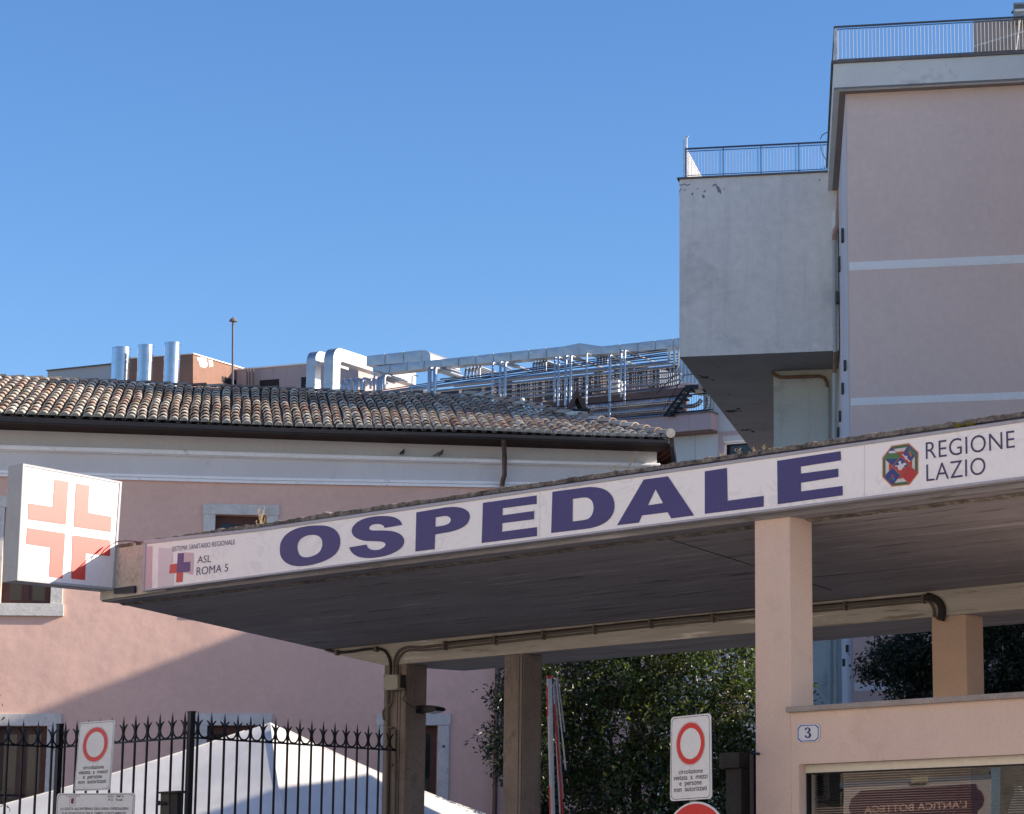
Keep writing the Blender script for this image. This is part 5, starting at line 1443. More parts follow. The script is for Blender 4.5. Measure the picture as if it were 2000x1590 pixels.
# flaked light patches on the sunny flank
u_f = D9.u(377, 700, W3)
for i, (w_, z_y, a, b) in enumerate(((.5, 702, .32, .30), (.9, 699, .15, .2), (.6, 722, .25, .2), (1.3, 727, .3, .12), (3.1, 716, .13, .1), (3.8, 722, .12, .1), (3.3, 706, .2, .07), (4.2, 713, .1, .05))):
    c = D9.P(u_f + .012, W3 + w_ * 1.35, D9.z(377, z_y, W3))
    blot('flaked_patch', c, a * 1.1, b, D9.N, Z, seed=i + 50, mat=M('flaked pale plaster', (.55, .48, .44), .9) if i == 0 else bpy.data.materials['flaked pale plaster'], parent=pr, k=.7)
mb = MB(); zz = D9.z(410, 744, W3 + 2); mb.prism([D9.P(u_f + .01, W3 + 2.0, zz - .3), D9.P(u_f + .01, W3 + 3.4, zz - .3), D9.P(u_f + .01, W3 + 3.4, zz + .16), D9.P(u_f + .01, W3 + 2.0, zz + .16)], D9.U * .02); mb.build('vent_slot', m_black, pr)
p2 = thing('pink_plant_room', 'low pinkish rooftop wall with dark openings between the brown room and ducts', 'building', D9.at(540, 760, 8))
WQ = 6.0
mb = MB(); mb.px(D9, [(462, 722), (700, 701.5), (700, 830), (462, 830)], WQ, WQ + 4); mb.build('wall', M('rooftop pinkish wall', (.44, .35, .34), .9, var=.07, vs=.5, stain=(.28, .22, .2), st=.2, streak=.4, bump=0), p2)
mb = MB(); mb.px(D9, [(460, 720.3), (700, 699.5), (700, 702), (460, 722.8)], WQ - .08, WQ + 4.1); mb.build('coping', m_band, p2)
for q in ([(507, 743), (545, 740), (545, 770), (507, 770)], [(588, 737), (598, 736), (598, 770), (588, 770)]):
    mb = MB(); mb.px(D9, q, WQ - .01, WQ + .02); mb.build('opening', m_black, p2)
for x in (483, 488, 495): MB().tube([D9.at(x, 719, WQ - .3), D9.at(x, 780, WQ - .3)], .035, 5).build('cable_duct', m_coping, p2)
# flues
for x0, x1, yt_, yj, lab in ((219.5, 255, 680, 709, 'wide'), (270, 300, 675, 705, 'middle'), (322, 352.5, 670.5, 703, 'tallest')):
    lab2 = {'wide': 'widest shiny steel flue, left of three behind the tiled roof', 'middle': 'shiny steel flue in the middle of the three behind the tiled roof', 'tallest': 'tallest shiny steel flue at the corner of the brown room'}[lab]
    c0 = D9.at((x0 + x1) / 2, yt_, W3 - 1.4); r = (x1 - x0) / 2 * c0.y / FPX
    t = thing('steel_flue', lab2, 'flue', (c0.x, c0.y, c0.z - 5), 'steel flues')
    zj = D9.at((x0 + x1) / 2, yj, W3 - 1.4).z
    b0 = Vector((c0.x, c0.y, 0))
    MB().tube([b0 + Z * (c0.z - 4), b0 + Z * c0.z], r, 28, cap=False).build('shell', m_steel, t, smooth=True)
    MB().tube([b0 + Z * (zj - .04), b0 + Z * (zj + .04)], r * 1.045, 28).build('joint_ring', m_steel, t, smooth=True)
    MB().tube([b0 + Z * (c0.z - .05), b0 + Z * (c0.z + .01)], r * 1.035, 28, cap=False).build('rim', m_steel, t, smooth=True)
    MB().tube([b0 + Z * (c0.z - 1.2), b0 + Z * (c0.z - .25)], r * .96, 24).build('bore', m_black, t)
# mast with a cone hat
ms = thing('roof_mast', 'thin grey mast with a small conical hat above the brown room', 'mast', D9.at(455, 750, 2))
MB().tube([D9.at(454, 800, 2), D9.at(455, 629, 2)], .045, 8).build('pole', m_pipe_d, ms)
c = D9.at(455.5, 628, 2); MB().tube([c, c + Z * .06, c + Z * .20], [.17, .16, .01], 12).build('hat', m_coping, ms)
MB().tube([c + Z * -.16, c + Z * -.0], .05, 8).build('neck', m_coping, ms)

# --- big rectangular ducts
def duct(mb, path, hw, hh, mid=None):
    """rectangular duct along path (list of world points, axis aligned to D9), hw half width, hh half height"""
    pass
def panelbox(mb, fr, u0, u1, w0, w1, z0a, z0b, z1a, z1b, n, pr_=.014):
    """long duct with diamond-creased panels on the street face; bottom/top may slope from a to b"""
    for i in range(n):
        t0, t1 = i / n, (i + 1) / n
        ua, ub = u0 + (u1 - u0) * t0, u0 + (u1 - u0) * t1
        za, zb = z0a + (z0b - z0a) * t0, z0a + (z0b - z0a) * t1
        ya, yb = z1a + (z1b - z1a) * t0, z1a + (z1b - z1a) * t1
        v = [fr.P(ua, w0, za), fr.P(ub, w0, zb), fr.P(ub, w0, yb), fr.P(ua, w0, ya), fr.P((ua + ub) / 2, w0 - pr_, (za + zb + ya + yb) / 4),
             fr.P(ua, w1, za), fr.P(ub, w1, zb), fr.P(ub, w1, yb), fr.P(ua, w1, ya)]
        mb.add(v, [[0, 1, 4], [1, 2, 4], [2, 3, 4], [3, 0, 4], [0, 5, 6, 1], [3, 2, 7, 8], [5, 8, 7, 6]] + ([[0, 3, 8, 5]] if i == 0 else []) + ([[1, 6, 7, 2]] if i == n - 1 else []))
        if i: mb.box(fr, ua - .012, ua + .012, w0 - .03, w0 - .0, za - .02, ya + .02)
DK = 0.5
def uvz(x, y, w=DK): return D9.uz(x, y, w)
d1 = thing('air_duct', 'long panelled metal air duct running right above the pipework towards the cream volume', 'duct', D9.at(1000, 700, DK), 'rooftop air ducts')
def seg(xa, ya0, ya1, xb, yb0, yb1, n, name, w=DK, dw=.5, par=d1):
    ua, z1a = uvz(xa, ya0, w); _, z0a = uvz(xa, ya1, w); ub, z1b = uvz(xb, yb0, w); _, z0b = uvz(xb, yb1, w)
    mb = MB(); panelbox(mb, D9, ua, ub, w, w + dw, z0a, z0b, z1a, z1b, n); return mb.build(name, m_duct, par, fix=True)
seg(728, 716.5, 731.5, 861.5, 701.6, 716.7, 4, 'duct_run')
seg(861.8, 701.6, 716.7, 1101, 676.5, 695.4, 7, 'duct_run')
seg(1101.3, 676.5, 695.4, 1131.5, 670.2, 693, 1, 'duct_transition')
seg(1131.8, 670.2, 693, 1176, 676.5, 691.5, 1, 'duct_transition')
seg(1176.3, 676.5, 691.5, 1420, 650, 671.5, 7, 'duct_run')
mb = MB(); 
d2 = thing('air_duct', 'upper short panelled metal duct ending in a rounded elbow', 'duct', D9.at(790, 700, DK), 'rooftop air ducts')
seg(716, 695.4, 714.6, 824, 683.6, 706.5, 3, 'duct_run', w=DK + .02, dw=.6, par=d2)
ua, za1 = uvz(824, 683.6, DK); _, za0 = uvz(824, 706.5, DK); ub_ = D9.u(840.5, 706, DK)
ctr = []; rr = ub_ - ua
pts = [D9.P(ua, DK + .02, za0 - .0)]
for k in range(9):
    a = math.pi / 2 * k / 8; pts.append(D9.P(ua + rr * math.sin(a), DK + .02, (za0 + (za1 - za0) * .35) + (za1 - za0) * .65 * math.cos(a)))
pts.append(D9.P(ub_, DK + .02, za0 + .02))
MB().prism(pts, D9.N * 2.2).build('elbow', m_duct, d2)
def hook_duct(x0, x1, ytop, ybot, w, depth, label, drop=None, hh=.5):
    """inverted U duct: rises at the front then runs back along N"""
    t = thing('air_duct', label, 'duct', D9.at((x0 + x1) / 2, ybot, w), 'rooftop air ducts')
    ua, zt = D9.uz(x0, ytop, w); ub, _ = D9.uz(x1, ytop, w); zb = D9.z(x0, ybot, w); r = hh
    pr = [(0, zb), (0, zt - r)] + [(r - r * math.cos(a), zt - r + r * math.sin(a)) for a in [math.pi / 2 * k / 8 for k in range(1, 9)]] + [(depth, zt), (depth, zt - hh * 1.05), (hh * 1.15, zt - hh * 1.05), (hh * .98, zt - hh * 1.25), (hh * .98, zb)]
    mb = MB(); mb.prism([D9.P(ua, w + a, z) for a, z in pr], D9.U * (ub - ua)); mb.build('duct_body', m_duct, t, bevel=.008)
    for z in (zt - r - .02, zt - r - 1.05):
        MB().box(D9, ua - .015, ub + .015, w - .015, w + hh, z - .02, z + .02).build('flange', m_duct, t)
    return t
hook_duct(599.5, 617, 684.5, 775, 1.2, 2.4, 'left of two tall square ducts rising behind the tiled roof and bending back', hh=.42)
hook_duct(633.5, 652, 677.5, 775, .6, 6.2, 'right and larger of two tall square ducts, bent back towards the long duct', hh=.52)

# --- pipe rack
rk = thing('pipe_rack', 'dense rack of shiny pipes and thin rails on the rear roof terrace', 'pipework', D9.at(1100, 790, 0))
def pipe(pts, wds, r, name='pipe', mat=m_pipe, parent=rk, n=7):
    if not hasattr(wds, '__len__'): wds = [wds] * len(pts)
    MB().tube([D9.at(x, y, w) for (x, y), w in zip(pts, wds)], r, n).build(name, mat, parent, smooth=True)
def z6(x, y): return (960 + x / 4.97, 620 + y / 4.97)
def hy(y0, y1):            # straight picture line between x=992 and x=1302
    return lambda x: y0 + (y1 - y0) * (x - 992) / 310
# vertical risers with hooked tops (x, ytop, ybot, half px width, lit hook length)
vert = [(839.5, 714, 770, 4.2, 2.0), (850, 714, 770, 4.2, 2.2), (962.5, 706, 785, 2.2, 1.4), (977.5, 704, 785, 2.6, 1.2), (987, 704, 785, 3.2, 1.8),
        (1084, 696, 786, 2.0, 1.2), (1091.5, 695, 799, 2.3, 2.2), (1105.5, 692, 800, 2.6, 1.0), (1115, 692, 792, 3.0, 2.8), (1146, 688, 797, 1.9, 2.6),
        (1191.5, 691, 825, 2.6, 2.2), (1213.5, 683, 776, 1.9, 1.2), (1220.5, 682, 789, 2.1, 2.6), (731.5, 722, 765, 2.2, 2.4), (743, 728, 765, 2.0, 1.0), (805, 730, 766, 1.2, 0.4), (1306, 677, 705, 3.0, .5)]
WV = -.25
for x, y0, y1, hwpx, hk in vert:
    if x == 1306: continue
    r = hwpx * 92 / FPX
    a = D9.at(x, y0 + hwpx, WV); zt = a.z
    pts = [D9.at(x, y1, WV)]; pts[0] = Vector((a.x, a.y, D9.at(x, y1, WV).z))
    b = Vector((a.x, a.y, zt))
    path = [pts[0], b - Z * r * 1.2, b - Z * r * .3 + D9.N * r * .4, b + D9.N * r * 1.5 + Z * 0.0, b + D9.N * hk]
    MB().tube(path, r, 10).build('riser', m_pipe, rk, smooth=True)
# long horizontal pipes
rows = [(740.8, 707.5, .045, 992, 1302), (749.5, 716.8, .040, 992, 1312), (760, 728, .026, 992, 1316), (769.6, 739, .026, 992, 1305), (779, 749, .024, 992, 1300), (788, 758, .020, 992, 1300)]
for i, (ya, yb, r, x0, x1) in enumerate(rows):
    f = hy(ya, yb)
    w_ = .15 + .02 * i
    xs0 = 855 if i < 3 else 960
    if i == 0: pts = [(740, f(740) - 1)] + [(x1, f(x1)), (1306, f(1306) - 2.5), (1307.5, f(1307) - 9), (1307.5, 678), (1309.5, 674.5)]; 
    elif i == 1: pts = [(xs0, f(xs0))] + [(x1, f(x1)), (1316.5, f(1316) - 3), (1317.5, f(1317) - 10), (1317.5, 678), (1320, 674)]
    elif i == 2: pts = [(xs0, f(xs0)), (x1, f(x1)), (1322, 721), (1325, 714), (1325, 678)]
    else: pts = [(xs0, f(xs0)), (x1, f(x1)), (1330, f(1330) - 6)]
    pipe(pts, w_, r * 1.5 * .92, 'long_pipe', m_pipe if i < 5 else m_pipe_d)
for ya, yb in ((733, 690), (736.5, 694), (729, 686), (725.5, 682)):
    f = hy(ya, yb); pipe([(745, f(745) + 2), (1004, f(1004)), (1303, f(1303))], .6, .022, 'thin_rail', m_rail, n=5)
# darker second layer behind
for k in range(13):
    ya = 727 + k * 5.6; f = hy(ya, ya - 33)
    x0 = 860 + k * 9
    pipe([(x0, f(x0)), (1326, f(1326))], 1.6 + .12 * (k % 3), .026 + .012 * (k % 3 == 0), 'rear_pipe', m_pipe_d if k % 3 else m_pipe, n=5)
# rows of small bent risers seen behind
def hoops(xa, xb, ya, yb, n, h, w=.9, r=.05):
    for i in range(n):
        t = i / max(1, n - 1); x = xa + (xb - xa) * t; y = ya + (yb - ya) * t
        a = D9.at(x, y, w); b = a - Z * (h * 92 / FPX)
        path = [b, a - Z * r * 2.2, a - Z * r * .8 + D9.N * r * .6, a + D9.N * r * 2.2, a + D9.N * 1.2]
        MB().tube(path, r, 8).build('bent_riser', m_pipe, rk, smooth=True)
hoops(670, 707, 742, 739, 4, 24, w=-.6, r=.085)
hoops(712, 724, 740, 739, 2, 22, w=-.5, r=.045)
hoops(738, 751, 737, 732, 3, 30, w=-.55, r=.06)
hoops(857, 868, 718, 717, 3, 12); hoops(909, 937, 720, 716, 5, 24, r=.045); hoops(1042, 1066, 708, 704, 5, 22, r=.045); hoops(1168, 1186, 693, 691, 4, 22, r=.045)
# dense dark thin risers behind; fittings carry a sunlit warmth in their colour
m_fit = M('warm lit fittings', (.55, .42, .34), .6, var=.2, bump=0)
mb = MB(); mb2 = MB()
for i in range(62):
    x = 1005 + i * 5.2 + rnd.uniform(-2.2, 2.2); f = hy(735, 700)
    y0 = f(x) + rnd.uniform(0, 25); y1 = f(x) + 55 + rnd.uniform(-10, 8)
    mb.tube([D9.at(x, y0, 2.6), D9.at(x, y1, 2.6)], .014, 4)
    if rnd.random() < .28: 
        yy = rnd.uniform(y0 + 5, y1); a = D9.at(x, yy, 2.4); mb2.tube([a, a + Z * rnd.uniform(.06, .2)], .022, 5)
mb.build('rear_risers', m_pipe_d, rk); mb2.build('pipe_fittings', m_fit, rk)
# added dark backing sheets that darken the gaps between the pipes
m_backing = M('dark grey backing', (.06, .055, .065), .7, .1, var=.25, vs=.6, bump=0)
m_backing2 = M('dark brown backing', (.10, .075, .07), .8, 0, var=.25, vs=.6, bump=0)
f = hy(743, 711); x = 800; ci = 0
while x < 1328:
    wd_ = rnd.uniform(14, 40); h = rnd.uniform(34, 52); y = f(x) + rnd.uniform(-1, 10); dz = h * 95 / FPX; wk = 3.4 + .4 * (ci % 3)
    mb = MB(); a0_, a1_ = D9.at(x, y, wk), D9.at(x + wd_, y + f(x + wd_) - f(x), wk)
    mb.prism([a0_, a1_, a1_ - Z * dz, a0_ - Z * dz], D9.N * .3); mb.build('dark_backing', m_backing if ci % 4 else m_backing2, rk)
    x += wd_ + rnd.choice((.3, 1.5, 3, 6)); ci += 1
mb = MB(); mb.px(D9, [(1060, 786), (1340, 756), (1340, 815), (1060, 845)], .9, 1.1); mb.build('terrace_wall', M('dark brown terrace wall', (.13, .10, .10), .9, var=.15), wg)
# white cabinets in the rack
for y0, y1 in ((743.5, 752.5), (754, 761.5), (762.5, 767.5)):
    mb = MB(); mb.px(D9, [(1187, y0), (1208, y0 - 2), (1208, y1 - 2), (1187, y1)], .5, .9); mb.build('white_cabinet', m_band, rk, bevel=.02)
# big corrugated pipes along the terrace
cp = thing('corrugated_pipes', 'three thick corrugated metal pipes bending upward at the end of the terrace', 'pipework', D9.at(1250, 800, -.1))
def corr(pts, r, n=12, ribs=.07):
    P = [D9.at(x, y, -.05) for x, y in pts]; path = []; rad = []
    for a, b in zip(P, P[1:]):
        L = (b - a).length; k = max(1, int(L / ribs * 2))
        for i in range(k): path.append(a.lerp(b, i / k)); rad.append(r * (1 if len(path) % 2 else .91))
    path.append(P[-1]); rad.append(r)
    MB().tube(path, rad, n).build('corrugated_pipe', m_steel, cp, smooth=False)
corr([(1120, 800), (1147, 796.5), (1310, 782), (1345, 778.5)], .088)
corr([(1130, 813), (1147, 811.5), (1355, 793), (1364, 789), (1370, 781)], .092)
corr([(1130, 826), (1147, 825), (1373, 804.5), (1380, 800), (1383, 791), (1383, 776)], .095)
# terrace railing in front of them
a_, b_2 = D9.at(1040, 800, -.45), D9.at(1393, 780, -.45)
zt9 = D9.z(1150, 789, -.45)
tr = thing('terrace_fence', 'dark thin barred railing in front of the corrugated pipes', 'railing', (a_ + b_2) / 2)
mb = MB(); mb.tube([Vector((a_.x, a_.y, zt9)), Vector((b_2.x, b_2.y, zt9))], .025, 6); mb.build('top_rail', m_darkiron, tr)
mb = MB(); mb.tube([Vector((a_.x, a_.y, zpt + .12)), Vector((b_2.x, b_2.y, zpt + .12))], .018, 6); mb.build('foot_rail', m_darkiron, tr)
mb = MB(); L = (b_2 - a_).length; n = int(L / .1); da = Vector((b_2.x - a_.x, b_2.y - a_.y, 0)) / n; aa = Vector((a_.x, a_.y, 0))
for i in range(n + 1): c = aa + da * i; mb.tube([c + Z * zpt, c + Z * zt9], .0065, 4, cap=False)
mb.build('bars', m_darkiron, tr)
# steel stair
st = thing('steel_stair', 'small dark steel stair rising beside the corrugated pipes', 'stairs', D9.at(1320, 790, -.6))
sa, sb_ = (1297, 813), (1338, 757)
for dx in (0, 14):
    MB().tube([D9.at(sa[0] + dx, sa[1] - dx * .05, -.7), D9.at(sb_[0] + dx, sb_[1], -.7)], .05, 5).build('stringer', m_darkiron, st)
for i in range(7):
    t = (i + .5) / 7; x = sa[0] + (sb_[0] - sa[0]) * t; y = sa[1] + (sb_[1] - sa[1]) * t
    mb = MB(); mb.px(D9, [(x, y), (x + 13, y - 1), (x + 14, y + 3), (x + 1, y + 4)], -.72, -.3); mb.build('tread', m_darkiron, st)
MB().tube([D9.at(1282, 770, -.7), D9.at(1320, 730, -.7)], .02, 5).build('handrail', m_darkiron, st); MB().tube([D9.at(1296, 800, -.7), D9.at(1336, 733, -.7), D9.at(1360, 730, -.7)], .018, 5).build('handrail', m_darkiron, st)
mb = MB(); mb.px(D9, [(1338, 752), (1364, 751), (1364, 760), (1338, 762)], -.7, .6); mb.build('landing', m_darkiron, st)
# light pipes at the right end
for i in range(11):
    x = 1327 + i * 3.6; y0 = 700 + i * 4.3
    r = .032 + .012 * (i % 2)
    pipe([(x, y0 - 14), (x, 747 + i * .3)], .9, r, 'end_pipe', m_pipe, n=7)
for x in (1387.5, 1391.5, 1395.5): pipe([(x, 770), (x, 806)], .1, .03, 'drain_pipe', m_pipe, n=6)
for i in range(9): pipe([(1290 + i * 4.2, 722 + i * 1.0), (1290 + i * 4.2, 752)], 1.1, .024, 'small_riser', m_pipe, n=5)
bk9 = MB(); bk9.px(D9, [(1363, 745), (1378, 752), (1378, 762), (1363, 760)], .2, .6); bk9.build('corner_block', m_pinkpar, wg)
bk9 = MB(); bk9.px(D9, [(905, 786), (1400, 742), (1400, 752), (905, 797)], 5.5, 6.0); bk9.build('terrace_kerb', m_pinkpar, wg)
db = thing('roof_lamp', 'round white globe lamp above the tiled roof ridge', 'lamp', D9.at(1020, 780, -2))
c = aty(1020, 781.5, 88); 
mb = MB(); mb.tube([c + Z * (-.09), c + Z * -.07, c, c + Z * .07, c + Z * .09], [.02, .07, .1, .07, .02], 12); mb.build('globe', flat('globe white', (.5, .52, .5)), db, smooth=True)
MB().tube([c - Z * 1.2, c - Z * .08], .015, 6).build('stem', m_coping, db)

# ================================================================== trees behind the canopy
npr = np.random.default_rng(5)
def leaves(name, blobs, n, L, Wd, parent, pal, seed=1, clump=.55):
    """many small folded leaves spread through a crown made of overlapping lumps"""
    g = np.random.default_rng(seed)
    cen = np.array([b[:3] for b in blobs], float); rad = np.array([b[3:6] for b in blobs], float)
    wgt = rad.prod(1) ** (2 / 3); wgt /= wgt.sum()
    which = g.choice(len(blobs), n, p=wgt)
    d = g.normal(size=(n, 3)); d /= np.linalg.norm(d, axis=1)[:, None]
    rr = g.uniform(0, 1, n) ** (1 / 4.5)
    # twig clusters
    nc = max(8, n // 26); cw = g.choice(len(blobs), nc, p=wgt); cdv = g.normal(size=(nc, 3)); cdv /= np.linalg.norm(cdv, axis=1)[:, None]
    cc = cen[cw] + cdv * rad[cw] * (g.uniform(.15, 1.12, nc) ** (1 / 2.2))[:, None]
    k = g.integers(0, nc, n)
    ctr = cc[k] + g.normal(size=(n, 3)) * .115
    out = (cdv[k] * .7 + g.normal(size=(n, 3)) * .8); out[:, 2] += .1
    t = out / np.linalg.norm(out, axis=1)[:, None]
    nn = g.normal(size=(n, 3)) + np.array([0, 0, .9]); s_ = np.cross(t, nn); s_ /= np.linalg.norm(s_, axis=1)[:, None]; up = np.cross(s_, t)
    sc = g.uniform(.65, 1.25, n)[:, None]
    b0 = ctr; tip = ctr + t * L * sc - up * L * .15 * sc; m_ = ctr + t * L * .45 * sc
    l = m_ + s_ * Wd * .5 * sc + up * Wd * .12; r = m_ - s_ * Wd * .5 * sc + up * Wd * .12
    V = np.stack([b0, l, tip, r], 1).reshape(-1, 3)
    off = np.array(parent.location) if parent else 0
    V = V - off
    me = bpy.data.meshes.new(name)
    me.vertices.add(4 * n); me.vertices.foreach_set('co', V.ravel())
    idx = np.arange(4 * n).reshape(n, 4); F_ = np.concatenate([idx[:, [0, 1, 2]], idx[:, [0, 2, 3]]], 1).reshape(-1)
    me.loops.add(6 * n); me.loops.foreach_set('vertex_index', F_.astype(np.int32))
    me.polygons.add(2 * n); me.polygons.foreach_set('loop_start', np.arange(0, 6 * n, 3).astype(np.int32)); 
    me.update(calc_edges=True)
    pal = np.array(pal); ci = g.integers(0, len(pal), nc)
    c = pal[ci[k]] * .65 + pal[g.integers(0, len(pal), n)] * .35
    c = c * g.uniform(.7, 1.3, n)[:, None]
    at = me.color_attributes.new('Col', 'FLOAT_COLOR', 'POINT')
    C4 = np.ones((4 * n, 4)); C4[:, :3] = np.repeat(c, 4, 0); at.data.foreach_set('color', C4.ravel())
    me.materials.append(m_leaf)
    o = bpy.data.objects.new(name, me); COL.objects.link(o); o.parent = parent
    return o
PALA = [(.06, .095, .028), (.09, .13, .035), (.04, .065, .022), (.16, .175, .045), (.085, .055, .058), (.07, .09, .035)]
PALB = [(.018, .03, .014), (.03, .045, .018), (.014, .022, .012), (.04, .045, .03)]
def blob(px, py, Y, rx, ry, rz):
    p = aty(px, py, Y); return (p.x, p.y, p.z, rx, ry, rz)
def tree(name, label, px, Y, ztop, blobs, n, L, Wd, pal, seed, tr=.13, limbs=7):
    b = aty(px, 1590, Y); t = thing(name, label, 'tree', (b.x, b.y, 0), 'trees behind the canopy')
    mb = MB(); base = Vector((b.x, b.y, 0)); top = base + Z * ztop
    mb.tube([base, base + Vector((.05, 0, ztop * .35)), base + Vector((-.05, .1, ztop * .7)), top], [tr, tr * .8, tr * .5, tr * .15], 9)
    g = random.Random(seed)
    for i in range(limbs):
        q = g.choice(blobs); s0 = base + Z * (ztop * g.uniform(.25, .6)); e = Vector(q[:3]) + Vector((g.uniform(-.3, .3), g.uniform(-.3, .3), g.uniform(-.2, .4)))
        mb.tube([s0, s0.lerp(e, .5) + Z * .15, e], [tr * .4, tr * .25, .012], 6)
    mb.build('trunk', m_bark, t, smooth=True)
    leaves('crown', blobs, n, L, Wd, t, pal, seed)
    return t
YA = 41.5
bA = [blob(1130, 1330, YA, 1.1, 1.0, .75), blob(1250, 1300, YA + .3, 1.1, 1.1, .8), blob(1390, 1310, YA, 1.1, 1.0, .8), blob(1480, 1400, YA, .9, .9, 1.0),
      blob(1100, 1450, YA, .85, 1.0, .9), blob(1220, 1430, YA, 1.15, 1.0, .9), blob(1350, 1450, YA - .2, 1.1, 1.0, .9), blob(1120, 1580, YA, .9, 1.0, .9), blob(1260, 1570, YA - .3, 1.1, 1.0, .9), blob(1400, 1580, YA, 1.1, 1.0, .9),
      blob(1480, 1540, YA, .8, .9, .9), blob(1280, 1180, YA + .4, 1.6, 1.1, .6), blob(1240, 1680, YA, 1.9, 1.1, .7)]
tree('broadleaf_tree', 'large broadleaf tree with glossy leaves between the brown pillar and the gatehouse', 1240, YA, 6.0, bA, 52000, .105, .048, PALA, 11)
bB = [blob(1000, 1362, YA - 1.4, .36, .4, .20), blob(1030, 1300, YA - 1.4, .36, .4, .18), blob(988, 1444, YA - 1.4, .34, .4, .17), blob(1010, 1500, YA - 1.4, .28, .4, .20), blob(1046, 1400, YA - 1.2, .5, .5, .9), blob(1050, 1560, YA - 1.2, .25, .5, .5)]
tree('leaning_shrub', 'dark leafy shrub reaching left beyond the second brown pillar', 1050, YA - 1.2, 4.2, bB, 9000, .095, .042, PALB, 12, tr=.06, limbs=10)
YC = 46.0
bC = [blob(1780, 1290, YC, .75, 1.0, .5), blob(1725, 1300, YC, .42, .6, .30), blob(1840, 1260, YC, 1.0, 1.0, .8), blob(1940, 1300, YC, 1.0, 1.1, .9), blob(2040, 1280, YC, 1.0, 1.0, 1.0),
      blob(1780, 1360, YC, .45, .8, .4), blob(1860, 1380, YC, .9, 1.0, .8), blob(1980, 1400, YC, 1.0, 1.0, .8), blob(1800, 1440, YC, .6, .8, .5), blob(1930, 1200, YC, 1.1, 1.0, .5)]
tree('broadleaf_tree', 'dark broadleaf tree seen above the granite sill around the ochre column', 1880, YC, 6.0, bC, 34000, .10, .045, PALB, 13)
# twigs at the left edge of the view
tw = thing('bay_shrub', 'leaf tips of a shrub poking in at the left edge of the picture', 'shrub', aty(-25, 1590, 27.5) - Z * 1.9)
mb = MB(); q0 = aty(-30, 1700, 27.5); q0.z = 0; mb.tube([q0, aty(-28, 1500, 27.5), aty(-22, 1270, 27.5)], [.03, .02, .006], 6); mb.build('stem', m_bark, tw)
leaves('foliage', [blob(-30, 1288, 27.5, .09, .3, .08), blob(-34, 1362, 27.5, .09, .3, .07), blob(-26, 1548, 27.3, .12, .3, .07), blob(-60, 1450, 27.5, .12, .3, .5)], 260, .06, .022, tw, PALA, 14)

# ================================================================== dry weeds on the canopy edge
m_straw = M('dry straw', (.50, .38, .22), .8, var=.2, bump=0)
def weed(label, stalks, w=.05):
    x0 = stalks[0][0]; t = thing('dry_weed', label, 'weed', F.at(*x0, w), 'dry weeds on the canopy')
    mb = MB()
    for st_ in stalks:
        P = [F.at(x, y, w + rnd.uniform(-.02, .02)) for x, y in st_]
        mb.tube(P, [.003] * (len(P) - 1) + [.0015], 4, cap=False)
        e = P[-1]
        for k in range(3):
            o = P[-2].lerp(e, rnd.uniform(.2, 1)); mb.tube([o, o + Vector((rnd.uniform(-.02, .02), 0, rnd.uniform(.005, .03)))], .0025, 3, cap=False)
    mb.build('stalks', m_straw, t)
weed('tuft of dry grass on the canopy edge below the second upper window', [[(508, 1032), (506, 1012), (503, 994)], [(510, 1032), (513, 1008), (517, 989)], [(512, 1031), (518, 1010), (534, 996)], [(506, 1033), (510, 1020), (511, 1002)], [(514, 1030), (521, 1012), (524, 1005)], [(501, 1034), (502, 1024), (499, 1018)], [(510, 1030), (507, 1005), (505, 1000)], [(511, 1030), (512, 1012), (508, 1004)]])
weed('tall single dry stalk on the canopy edge near the end of the tiled roof', [[(1221, 924), (1230, 905), (1246, 878)], [(1222, 924), (1229, 908), (1242, 897)], [(1224, 923), (1233, 906), (1239, 898)]])
weed('low thin dry sprig on the canopy edge left of the tall stalk', [[(1199, 928), (1204, 915), (1209, 909)], [(1200, 928), (1202, 918), (1201, 912)], [(1192, 930), (1193, 922), (1194, 916)]])
weed('short bent brown twig on the canopy edge in front of the shuttered window', [[(1452, 890), (1444, 884), (1434, 880)], [(1451, 889), (1447, 882), (1441, 879)]])
weed('tiny upright dry sprout on the canopy edge right of the bent twig', [[(1472, 886), (1471, 880), (1472, 874)], [(1472, 886), (1474, 880), (1475, 878)]])
weed('tiny pale bud on a stem on the canopy edge beside the cream recessed wall', [[(1491, 882), (1490.5, 876), (1490, 873)], [(1491, 882), (1492, 876), (1493, 874)]])
weed('small pinkish sprout on the canopy edge below the window surround', [[(1408, 895), (1407, 890), (1406, 886)], [(1409, 895), (1410, 890), (1411, 888)]])
for x, y, r in ((1880, 828, .028), (1888, 826.5, .03), (1896, 825.5, .025), (1872, 829.5, .02)):
    pass
ms_ = thing('moss_cushion', 'small ochre moss cushion on the canopy edge above the regional crest', 'moss', F.at(1885, 829, .0))
mb = MB()
for i in range(16):
    c = F.at(1868 + i * 2.3, 832 - i * .33, -.04 + rnd.uniform(-.02, .02)); r = rnd.uniform(.012, .026)
    mb.tube([c - Z * r, c - Z * r * .5, c, c + Z * r * .5, c + Z * r * .85], [r * .5, r * .9, r, r * .8, r * .3], 7)
mb.build('moss', M('ochre moss', (.20, .14, .02), .95, var=.4, vs=20, bump=.6, bs=80), ms_, smooth=True)

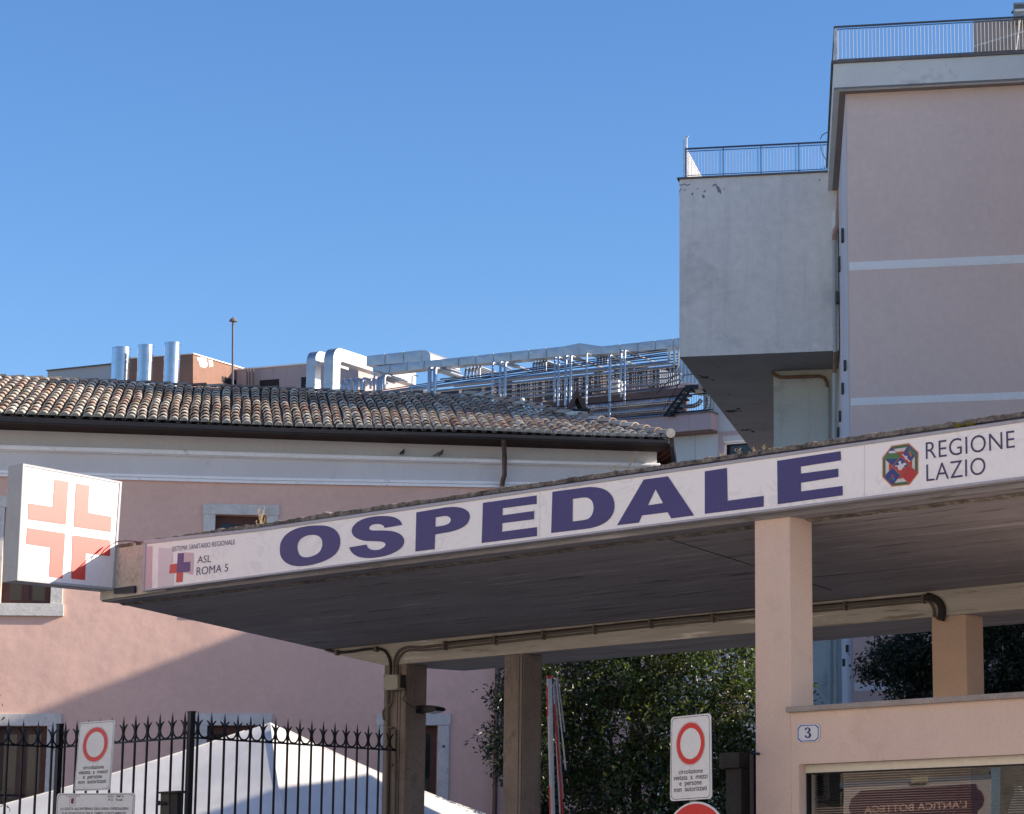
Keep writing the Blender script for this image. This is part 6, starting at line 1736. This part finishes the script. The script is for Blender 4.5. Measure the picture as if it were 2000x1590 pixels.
# ================================================================== unseen stepped wing added right of frame, shaped to cast the long shadows
sw = thing('shadow_wing', 'unseen stepped wing right of frame, added and shaped to cast the long shadows', 'building', (6, 40, 0))
for y0, y1, h in ((23.0, 39.8, 8.15), (39.82, 43.8, 6.6), (43.82, 49.8, 12.75), (49.82, 55.5, 20.4)):
    mb = MB(); mb.wbox((3.6, y0, 0), (12, y1, h)); mb.build('wing_wall', m_tallpink, sw)
    mb = MB(); mb.wbox((3.45, y0 + .01, h + .001), (12.1, y1 - .01, h + .12)); mb.build('roof_slab', m_coping, sw)

# ================================================================== shop across the street, behind the photographer (seen only as a reflection)
WG = .12; WSH = 18.0
def mir(x, y, w=WSH):
    p = F.at(x, y, w); d = p - F.o; u = d.dot(F.U); return F.P(u, 2 * WG - w, p.z)
sp_ = thing('shop_front', 'stone shop front across the street with a plum sign, reflected in the gatehouse window', 'building', F.P(-20, -19, 0))
wS = 2 * WG - WSH
mb = MB(); mb.box(F, -46, 20, wS - 6, wS + .05, 4.2, 12.5); mb.build('upper_wall', M('pale yellow plaster', (.62, .58, .52), .9, var=.06, vs=.5, bump=.1), sp_)
mb = MB(); mb.box(F, -46, 20, wS - 6, wS, 0, 4.199); mb.build('wall', M('grey stone wall', (.20, .18, .16), .9, var=.2, vs=1.5, fine=.2, fs=6, stain=(.1, .09, .08), st=.3, bump=.4), sp_)
def mpoly(name, pts, d, mat, th=.03, par=None, lab=None):
    P = [mir(x, y, WSH - d) for x, y in pts]; o = MB().prism(P, -F.N * th).build(name, mat, par or sp_); 
    if lab: o['label'] = lab
    return o
mpoly('lintel', [(1640, 1528), (1950, 1512), (1950, 1525), (1640, 1540)], .10, M('blue grey lintel', (.16, .20, .26), .8))
mpoly('side_frame', [(1936, 1500), (1952, 1499), (1950, 1640), (1934, 1640)], .12, M('pale blue frame', (.22, .34, .45), .6))
bd = mpoly('board', [(1648, 1539), (1935, 1522), (1932, 1640), (1646, 1650)], .14, M('pale board', (.50, .46, .46), .7, var=.05))
mpoly('plum_sign', [(1659, 1574), (1663, 1560), (1672, 1553), (1680, 1545), (1905, 1531), (1907, 1540), (1916, 1547), (1921, 1560), (1918, 1574), (1908, 1582), (1907, 1592), (1690, 1604), (1680, 1598), (1664, 1592)], .20, M('plum enamel', (.075, .035, .07), .5, var=.05, bump=0))
mpoly('door', [(1570, 1500), (1640, 1497), (1640, 1700), (1570, 1700)], .02, m_black)
m_gold = M('old gold letters', (.75, .50, .40), .5, bump=0)
mpoly('notice', [(1779, 1518), (1810, 1515), (1810, 1527), (1779, 1529)], .24, M('cream notice', (.42, .40, .28), .8))
# letters run right to left in the reflection
tq = [mir(1888, 1577, WSH - .21), mir(1688, 1588.5, WSH - .21), mir(1688, 1574.5, WSH - .21), mir(1888, 1563.5, WSH - .21)]
textq('shop_text', "L'ANTICA BOTTEGA", tq, m_gold, sp_, bold=.01)
